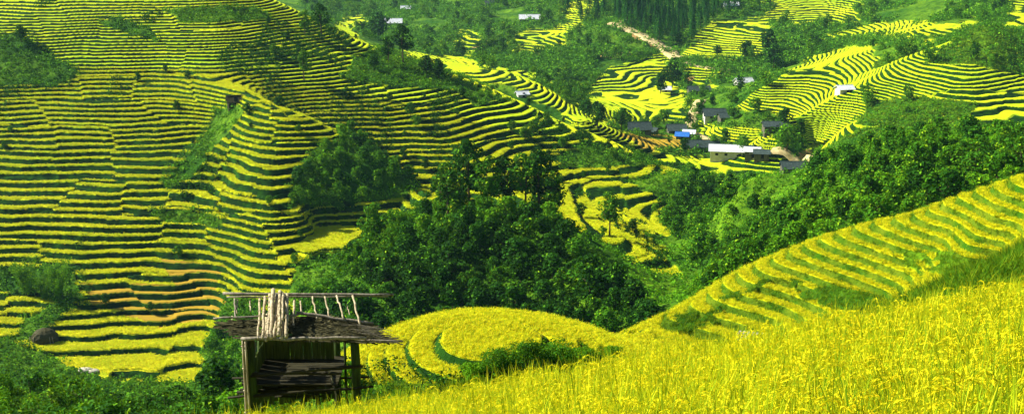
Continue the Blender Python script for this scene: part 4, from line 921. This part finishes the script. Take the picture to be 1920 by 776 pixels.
    for (ua, va, ub, vb, uc, vc, ud, vd, dn, df) in ((552, 636, 672, 637, 660, 606, 552, 600, 29.98, 31.4),):
        P4 = [q(ua, va, dn), q(ub, vb, dn), q(uc, vc, df), q(ud, vd, df)]; lo = [p-Vector((0, 0, .06)) for p in P4]; b.add(P4+lo, [(0, 1, 2, 3), (7, 6, 5, 4), (0, 4, 5, 1), (1, 5, 6, 2), (2, 6, 7, 3), (3, 7, 4, 0)])
    b.build('roof_layer', M_THATCH, root)
hut()
# ------------------------------------------------------------------ houses of the village and lone roofs
M_WHITEW = flat_mat('lime_wall', C4(0.62, 0.60, 0.54), C4(0.45, 0.43, 0.36), 1.0); M_GREYW = flat_mat('grey_boards', C4(0.16, 0.15, 0.10), C4(0.06, 0.06, 0.04), 2, stretch=(3, 3, .3))
M_SLATE = flat_mat('fibre_roof', C4(0.07, 0.10, 0.09), C4(0.035, 0.055, 0.05), 1.5); M_TIN = flat_mat('pale_tin', C4(0.78, 0.80, 0.82), C4(0.55, 0.57, 0.58), .8, rough=.5)
M_BLUE = flat_mat('blue_tarp', C4(0.04, 0.20, 0.62), C4(0.03, 0.12, 0.4), 2); M_HOLE = flat_mat('dark_opening', C4(0.02, 0.02, 0.02), C4(0.01, 0.01, 0.01), 2); M_BEIGE = flat_mat('beige_sheet', C4(0.60, 0.52, 0.36), C4(0.4, 0.34, 0.22), 2)
def house(u, v, w, dp, hw, hr, rot, wm, rm, label, dmin=300, nwin=2, over=.6, name='house', door=True, lift=0, hip=.0, wing=None):
    p = pick(u, v, dmin); root = bpy.data.objects.new(name, None); COL.objects.link(root)
    c, s_ = math.cos(rot), math.sin(rot); zs = [float(ground(p.x+c*a*w/2-s_*b*dp/2, p.y+s_*a*w/2+c*b*dp/2)) for a in (-1, 0, 1) for b in (-1, 0, 1)]
    root.location = (p.x, p.y, float(np.percentile(zs, 50))+lift-hw*.25); root.rotation_euler = (0, 0, rot); tag(root, label, 'house' if name == 'house' else 'hut')
    b = MB(); lo = -3.0; W_, D_ = w/2, dp/2
    V = [(-W_, -D_, lo), (W_, -D_, lo), (W_, D_, lo), (-W_, D_, lo), (-W_, -D_, hw), (W_, -D_, hw), (W_, D_, hw), (-W_, D_, hw), (-W_, 0, hw+hr*.96), (W_, 0, hw+hr*.96)]
    b.add(V, [(0, 1, 5, 4), (2, 3, 7, 6), (1, 2, 6, 9, 5)[:5], (3, 0, 4, 8, 7)]); b.build('wall', wm, root)
    b = MB(); o = over; th = .12; sl = hr/D_; xo = W_+o; xr = xo-hip*w
    for sg in (-1, 1):
        e = (D_+o)*sg; ze = hw-sl*o; A = [(-xo, e, ze+.1), (xo, e, ze+.1), (xr, 0, hw+hr+.1), (-xr, 0, hw+hr+.1)]; Bq = [(x_, y_, z_-th) for x_, y_, z_ in A]
        b.add(A+Bq, [(0, 1, 2, 3), (7, 6, 5, 4), (0, 4, 5, 1), (1, 5, 6, 2), (2, 6, 7, 3), (3, 7, 4, 0)])
        if w > 5:
            for i in range(int(w/1.1)):      # ribs of the sheets
                x_ = -xo+.3+i*1.1
                if abs(x_) < xr: b.bar((x_, e, ze+.12), (x_, 0, hw+hr+.12), .05, .04)
    b.build('roof', rm, root)
    b = MB(); b.bar((-xr, 0, hw+hr+.13), (xr, 0, hw+hr+.13), .25, .1); b.build('ridge_cap', rm, root)
    if door:
        b = MB(); b.box((w*.06, -D_-.02, .95), (.95, .06, 1.9)); b.build('door', M_HOLE, root)
    for i in range(nwin):
        x_ = -W_+w*(i+.7)/(nwin+.4)
        if abs(x_-w*.06) < 1.1: x_ += 1.6
        if abs(x_) > W_-.6: continue
        fr = MB(); fr.box((x_, -D_-.02, hw*.58), (1.05, .06, .85)); f = fr.build('window', M_GREYW, root); pn = MB(); pn.box((x_, -D_-.06, hw*.58), (.85, .03, .65)); pn.build('pane', M_HOLE, f)
    return root
house(1196, 248, 9.0, 6, 2.4, 2.2, .12, M_GREYW, M_SLATE, 'dark roofed house at the left end of the village, beside big trees'); house(1222, 250, 4.0, 4, 1.6, 1.0, -.5, M_GREYW, M_SLATE, 'little grey lean-to at the right of the leftmost village house', nwin=0)
house(1268, 250, 7.0, 5.5, 2.5, 1.8, .05, M_GREYW, M_SLATE, 'dark roofed house just left of the road, behind the blue tarpaulin'); r_ = house(1279, 260, 4.6, 4.5, 2.0, 1.1, -.2, M_GREYW, M_BLUE, 'small shed roofed with bright blue tarpaulin', nwin=0)
house(1292, 257, 4.2, 4, 2.0, 1.0, -.25, M_WHITEW, M_TIN, 'tiny white roofed shed touching the blue one', nwin=0); house(1308, 279, 8.0, 5.5, 2.3, 1.9, .05, M_GREYW, M_SLATE, 'grey roofed house below the road, left of the long white house')
house(1334, 280, 5.0, 4.5, 1.8, 1.4, .1, M_GREYW, M_SLATE, 'smaller grey roofed house between its grey neighbour and the long white house', nwin=0)
house(1378, 290, 17.5, 7, 3.2, 1.5, -.16, M_WHITEW, M_TIN, 'long house with pale walls and a shiny white metal roof, biggest of the village', nwin=5, over=.7)
house(1410, 292, 5.0, 5, 2.4, 1.0, -.2, M_GREYW, M_TIN, 'pale roofed annex at the right end of the long white house', nwin=1); house(1428, 293, 5.0, 4.2, 1.9, .9, -.2, M_GREYW, M_SLATE, 'low dark shed at the far right end beyond the annex', nwin=0)
t = house(1418, 292, 3.4, 3.2, 2.0, 1.0, -.3, M_BEIGE, M_BEIGE, 'little shed under a beige sheet beside the annex', nwin=0, door=False)
house(1340, 222, 9.0, 6, 2.3, 2.3, .0, M_WHITEW, M_SLATE, 'white walled house with a steep dark roof, above the village road', 400, 2); house(1362, 224, 6, 5, 1.9, 1.4, .1, M_GREYW, M_SLATE, 'dark roofed shed beside the white walled house above the road', 400, 0)
house(1493, 320, 9.5, 5, 1.9, 1.6, .02, M_GREYW, M_SLATE, 'low dark roofed house at the right end of the village, below the orange bank', 330, 1); house(1452, 240, 8, 5, 1.6, 1.2, .0, M_GREYW, M_SLATE, 'long low grey roof half hidden by bushes above the green fields', 400, 0)
house(1583, 172, 5.5, 4.5, 1.8, 1.1, .2, M_WHITEW, M_TIN, 'small white roofed hut alone on the yellow spur at the right', 380, 1); house(1310, 174, 10, 5, 2, 1.6, .1, M_GREYW, M_SLATE, 'blue grey roof among trees under the road bend', 450, 0)
house(1394, 158, 8, 5, 2, 1.6, .3, M_WHITEW, M_TIN, 'pale roofed house at the edge of the hollow below the bright terraces', 450, 1); house(1247, 172, 5, 4, 1.8, 1.2, 0, M_WHITEW, M_TIN, 'little white roof left of the large dark tree below the road', 450, 0)
house(993, 38, 13, 7, 1.8, 2.4, .0, M_GREYW, M_TIN, 'house with a bright white roof in the middle of the wooded far slope', 450, 2); house(738, 47, 11, 7, 2.2, 2.4, .05, M_GREYW, M_TIN, 'white roofed house far away at the top left of the valley', 450, 1)
house(716, 46, 8, 6, 2.2, 2.0, .05, M_GREYW, M_SLATE, 'grey roofed house touching the white roofed one at the top left of the valley', 450, 0); house(761, 20, 7, 5, 2, 1.8, .1, M_GREYW, M_TIN, 'tiny pale roof above the white roofed house, farthest of all', 450, 0)
house(1370, 15, 9, 6, 2.2, 1.9, -.05, M_WHITEW, M_TIN, 'pale roofed house at the top edge of the picture beside the conifers', 450, 1); house(979, 181, 4, 3, 1.4, .8, .3, M_WHITEW, M_TIN, 'small white roofed hut on the narrow ridge left of the village', 380, 0)
house(440, 196, 3.4, 3.0, .8, 1.2, .35, M_WOOD, M_THATCH, 'small thatched hut on top of the bushes beside the pyramid of terraces', 250, 0, .4, 'thatched_hut')
house(918, 10, 6, 5, 2, 1.5, .1, M_GREYW, M_SLATE, 'tiny dark roof in the wooded far slope near the top', 450, 0)
def dome_hut():
    p = pick(85, 638, 200); root = bpy.data.objects.new('thatched_hut', None); COL.objects.link(root); root.location = (p.x, p.y, p.z-.2); tag(root, 'dark rounded thatched hut on the lowest left terraces', 'hut')
    b = MB(); n = 22; rings = [(2.6, -.5), (2.6, .7), (2.45, 1.2), (2.0, 1.9), (1.3, 2.4), (.5, 2.65), (.06, 2.7)]
    V = []
    for (r, z) in rings:
        for k in range(n):
            a = 2*math.pi*k/n; q_ = r*random.uniform(.93, 1.07); V.append((math.cos(a)*q_, math.sin(a)*q_*.8, z+random.uniform(-.06, .06)))
    Fc = [(i*n+k, i*n+(k+1) % n, (i+1)*n+(k+1) % n, (i+1)*n+k) for i in range(len(rings)-1) for k in range(n)]; b.add(V, Fc); b.build('roof', M_THATCH, root)
    b = MB()
    for k in range(9): a = k*.35-.2; b.tube([(math.cos(a)*-2.7, -2.1+abs(k-4)*.1, -.5), (math.cos(a)*-2.4, -1.6, 1.4)], [.06, .05], 5)
    b.build('pole', M_POLE, root, True)
dome_hut()
def shed_roof():
    root = bpy.data.objects.new('thatched_shed', None); COL.objects.link(root); d = 56; tag(root, 'shed with a ragged pale grey thatched roof poking out behind the near rice', 'shed')
    a = q(1384, 628, d); c = q(1500, 640, d-1); e = q(1388, 668, d-2.2); f = q(1502, 684, d-3.2); b = MB()
    for i in range(90):
        t = i/89; p0 = a.lerp(c, t)+Vector((0, random.uniform(-.05, .05), random.uniform(-.05, .1))); p1 = e.lerp(f, t)+Vector((random.uniform(-.1, .1), 0, random.uniform(-.05, .05))); b.bar(p0, p1, random.uniform(.03, .06), .03)
    b.build('roof', flat_mat('pale_thatch', C4(.50, .43, .34), C4(.28, .22, .16), 8), root)
    b = MB()
    for i in range(15): t = i/14; p0 = a.lerp(c, t)+Vector((0, 0, .08)); b.bar(p0-Vector((.05, .2, .02)), p0+Vector((.12, .1, .1)), .1, .06)
    b.build('ridge_weight', flat_mat('ridge_straw', C4(.55, .5, .42), C4(.12, .10, .08), 6), root)
    for p in (a, c, e, f):
        p = p-Vector((0, 0, .05)); b = MB(); b.tube([(p.x, p.y, float(ground(p.x, p.y))-1), p], [.07, .06], 7); b.build('post', M_POLE, root, True)
shed_roof()
# ------------------------------------------------------------------ roads, poles, stones
def road(pts, w, dmin, label, name='road', lift=.25):
    W3 = [pick(u, v, dmin) for u, v in pts]; cl = []
    for a, c in zip(W3[:-1], W3[1:]):
        n = max(2, int((c-a).length/2.0))
        for i in range(n): t = i/n; cl.append(a.lerp(c, t))
    cl.append(W3[-1]); xy = np.array([(p.x, p.y) for p in cl])
    for _ in range(6): xy[1:-1] = (xy[:-2]+2*xy[1:-1]+xy[2:])/4
    b = MB(); V = []
    tg = np.gradient(xy, axis=0); tg /= np.linalg.norm(tg, axis=1)[:, None]+1e-9
    for i, (p, t) in enumerate(zip(xy, tg)):
        nrm = np.array([-t[1], t[0]]); ww = w*(.5+.09*math.sin(i*.7)); zz = [float(ground(*(p+nrm*s*ww))) for s in (-1, -.5, 0, .5, 1)]; zm = max(zz[1:4])
        for s, dz in ((-1.25, -1.2), (-1, 0), (-.35, .05), (.35, .05), (1, 0), (1.25, -1.2)): c = p+nrm*s*ww; V.append((c[0], c[1], max(zm, float(ground(c[0], c[1])) if abs(s) <= 1 else -1e9)+lift+dz))
    n = 6; b.add(V, [(i*n+k, i*n+k+1, (i+1)*n+k+1, (i+1)*n+k) for i in range(len(xy)-1) for k in range(n-1)])
    o = b.build(name, flat_mat('dirt_road', C4(0.58, 0.49, 0.24), C4(0.40, 0.30, 0.12), .6), sm=True); tag(o, label, None, None, 'structure')
road([(1140, 48), (1160, 44), (1172, 54), (1192, 62), (1215, 74), (1238, 86), (1256, 98), (1270, 112)], 7, 560, 'pale dirt road winding down the far slope')
road([(1165, 52), (1170, 38)], 4, 560, 'short fork at the top of the dirt road'); road([(1276, 116), (1300, 122), (1330, 129), (1368, 135)], 4.5, 540, 'dirt road running on to the right')
road([(1316, 190), (1306, 200), (1303, 214), (1296, 232), (1290, 240), (1300, 252), (1316, 260), (1350, 268)], 4.2, 400, 'pale road through the village'); road([(1446, 288), (1470, 294), (1500, 301), (1530, 306)], 3.0, 370, 'dirt track at the right end of the village')
def pole(u, vb, vt, d, r, label, arms=True):
    a = q(u, vb, d); t_ = q(u, vt, d); root = bpy.data.objects.new('utility_pole', None); COL.objects.link(root); gz = float(ground(a.x, a.y)); root.location = (a.x, a.y, gz); tag(root, label, 'pole', 'utility poles')
    b = MB(); b.tube([(0, 0, -1), (0, 0, t_.z-gz)], [r*1.3, r], 10); b.build('shaft', flat_mat('concrete', C4(.5, .48, .42), C4(.36, .34, .3), 3), root, True)
    b = MB(); h = t_.z-gz; b.box((0, 0, h-.5), (1.3, .1, .12)); b.build('crossarm', M_POLE, root)
    for s in (-.5, 0, .5): b = MB(); b.tube([(s, 0, h-.44), (s, 0, h-.2)], [.05, .035], 6); b.build('insulator', M_WHITEW, root)
pole(1837, 300, 247, 216, .17, 'pale utility pole standing above the patch of orange earth'); pole(1912, 300, 240, 212, .2, 'utility pole at the right edge of the picture')
def boulder(u, v, s, label, group, seed):
    p = pick(u, v, 150); r = random.Random(seed); bm = bmesh.new(); bmesh.ops.create_icosphere(bm, subdivisions=3, radius=s)
    for w_ in bm.verts: k = 1+.35*float(vnoise(w_.co.x/s*1.3+seed, w_.co.y/s*1.3+w_.co.z/s, seed)); w_.co = Vector((w_.co.x*k*1.4, w_.co.y*k, w_.co.z*k*.6))
    me = bpy.data.meshes.new('boulder'); bm.to_mesh(me); bm.free(); me.materials.append(flat_mat('pale_rock', C4(.6, .55, .42), C4(.35, .32, .24), 1.5)); o = bpy.data.objects.new('boulder', me); COL.objects.link(o); o.location = (p.x, p.y, p.z+s*.2); tag(o, label, 'boulder', group)
boulder(160, 697, 1.0, 'pale boulder at the lower edge of the left fields, the left one', 'pale boulders', 1); boulder(176, 699, .8, 'pale boulder right beside the larger left one at the lower edge of the left fields', 'pale boulders', 2)
print('done', time.time()-T0)
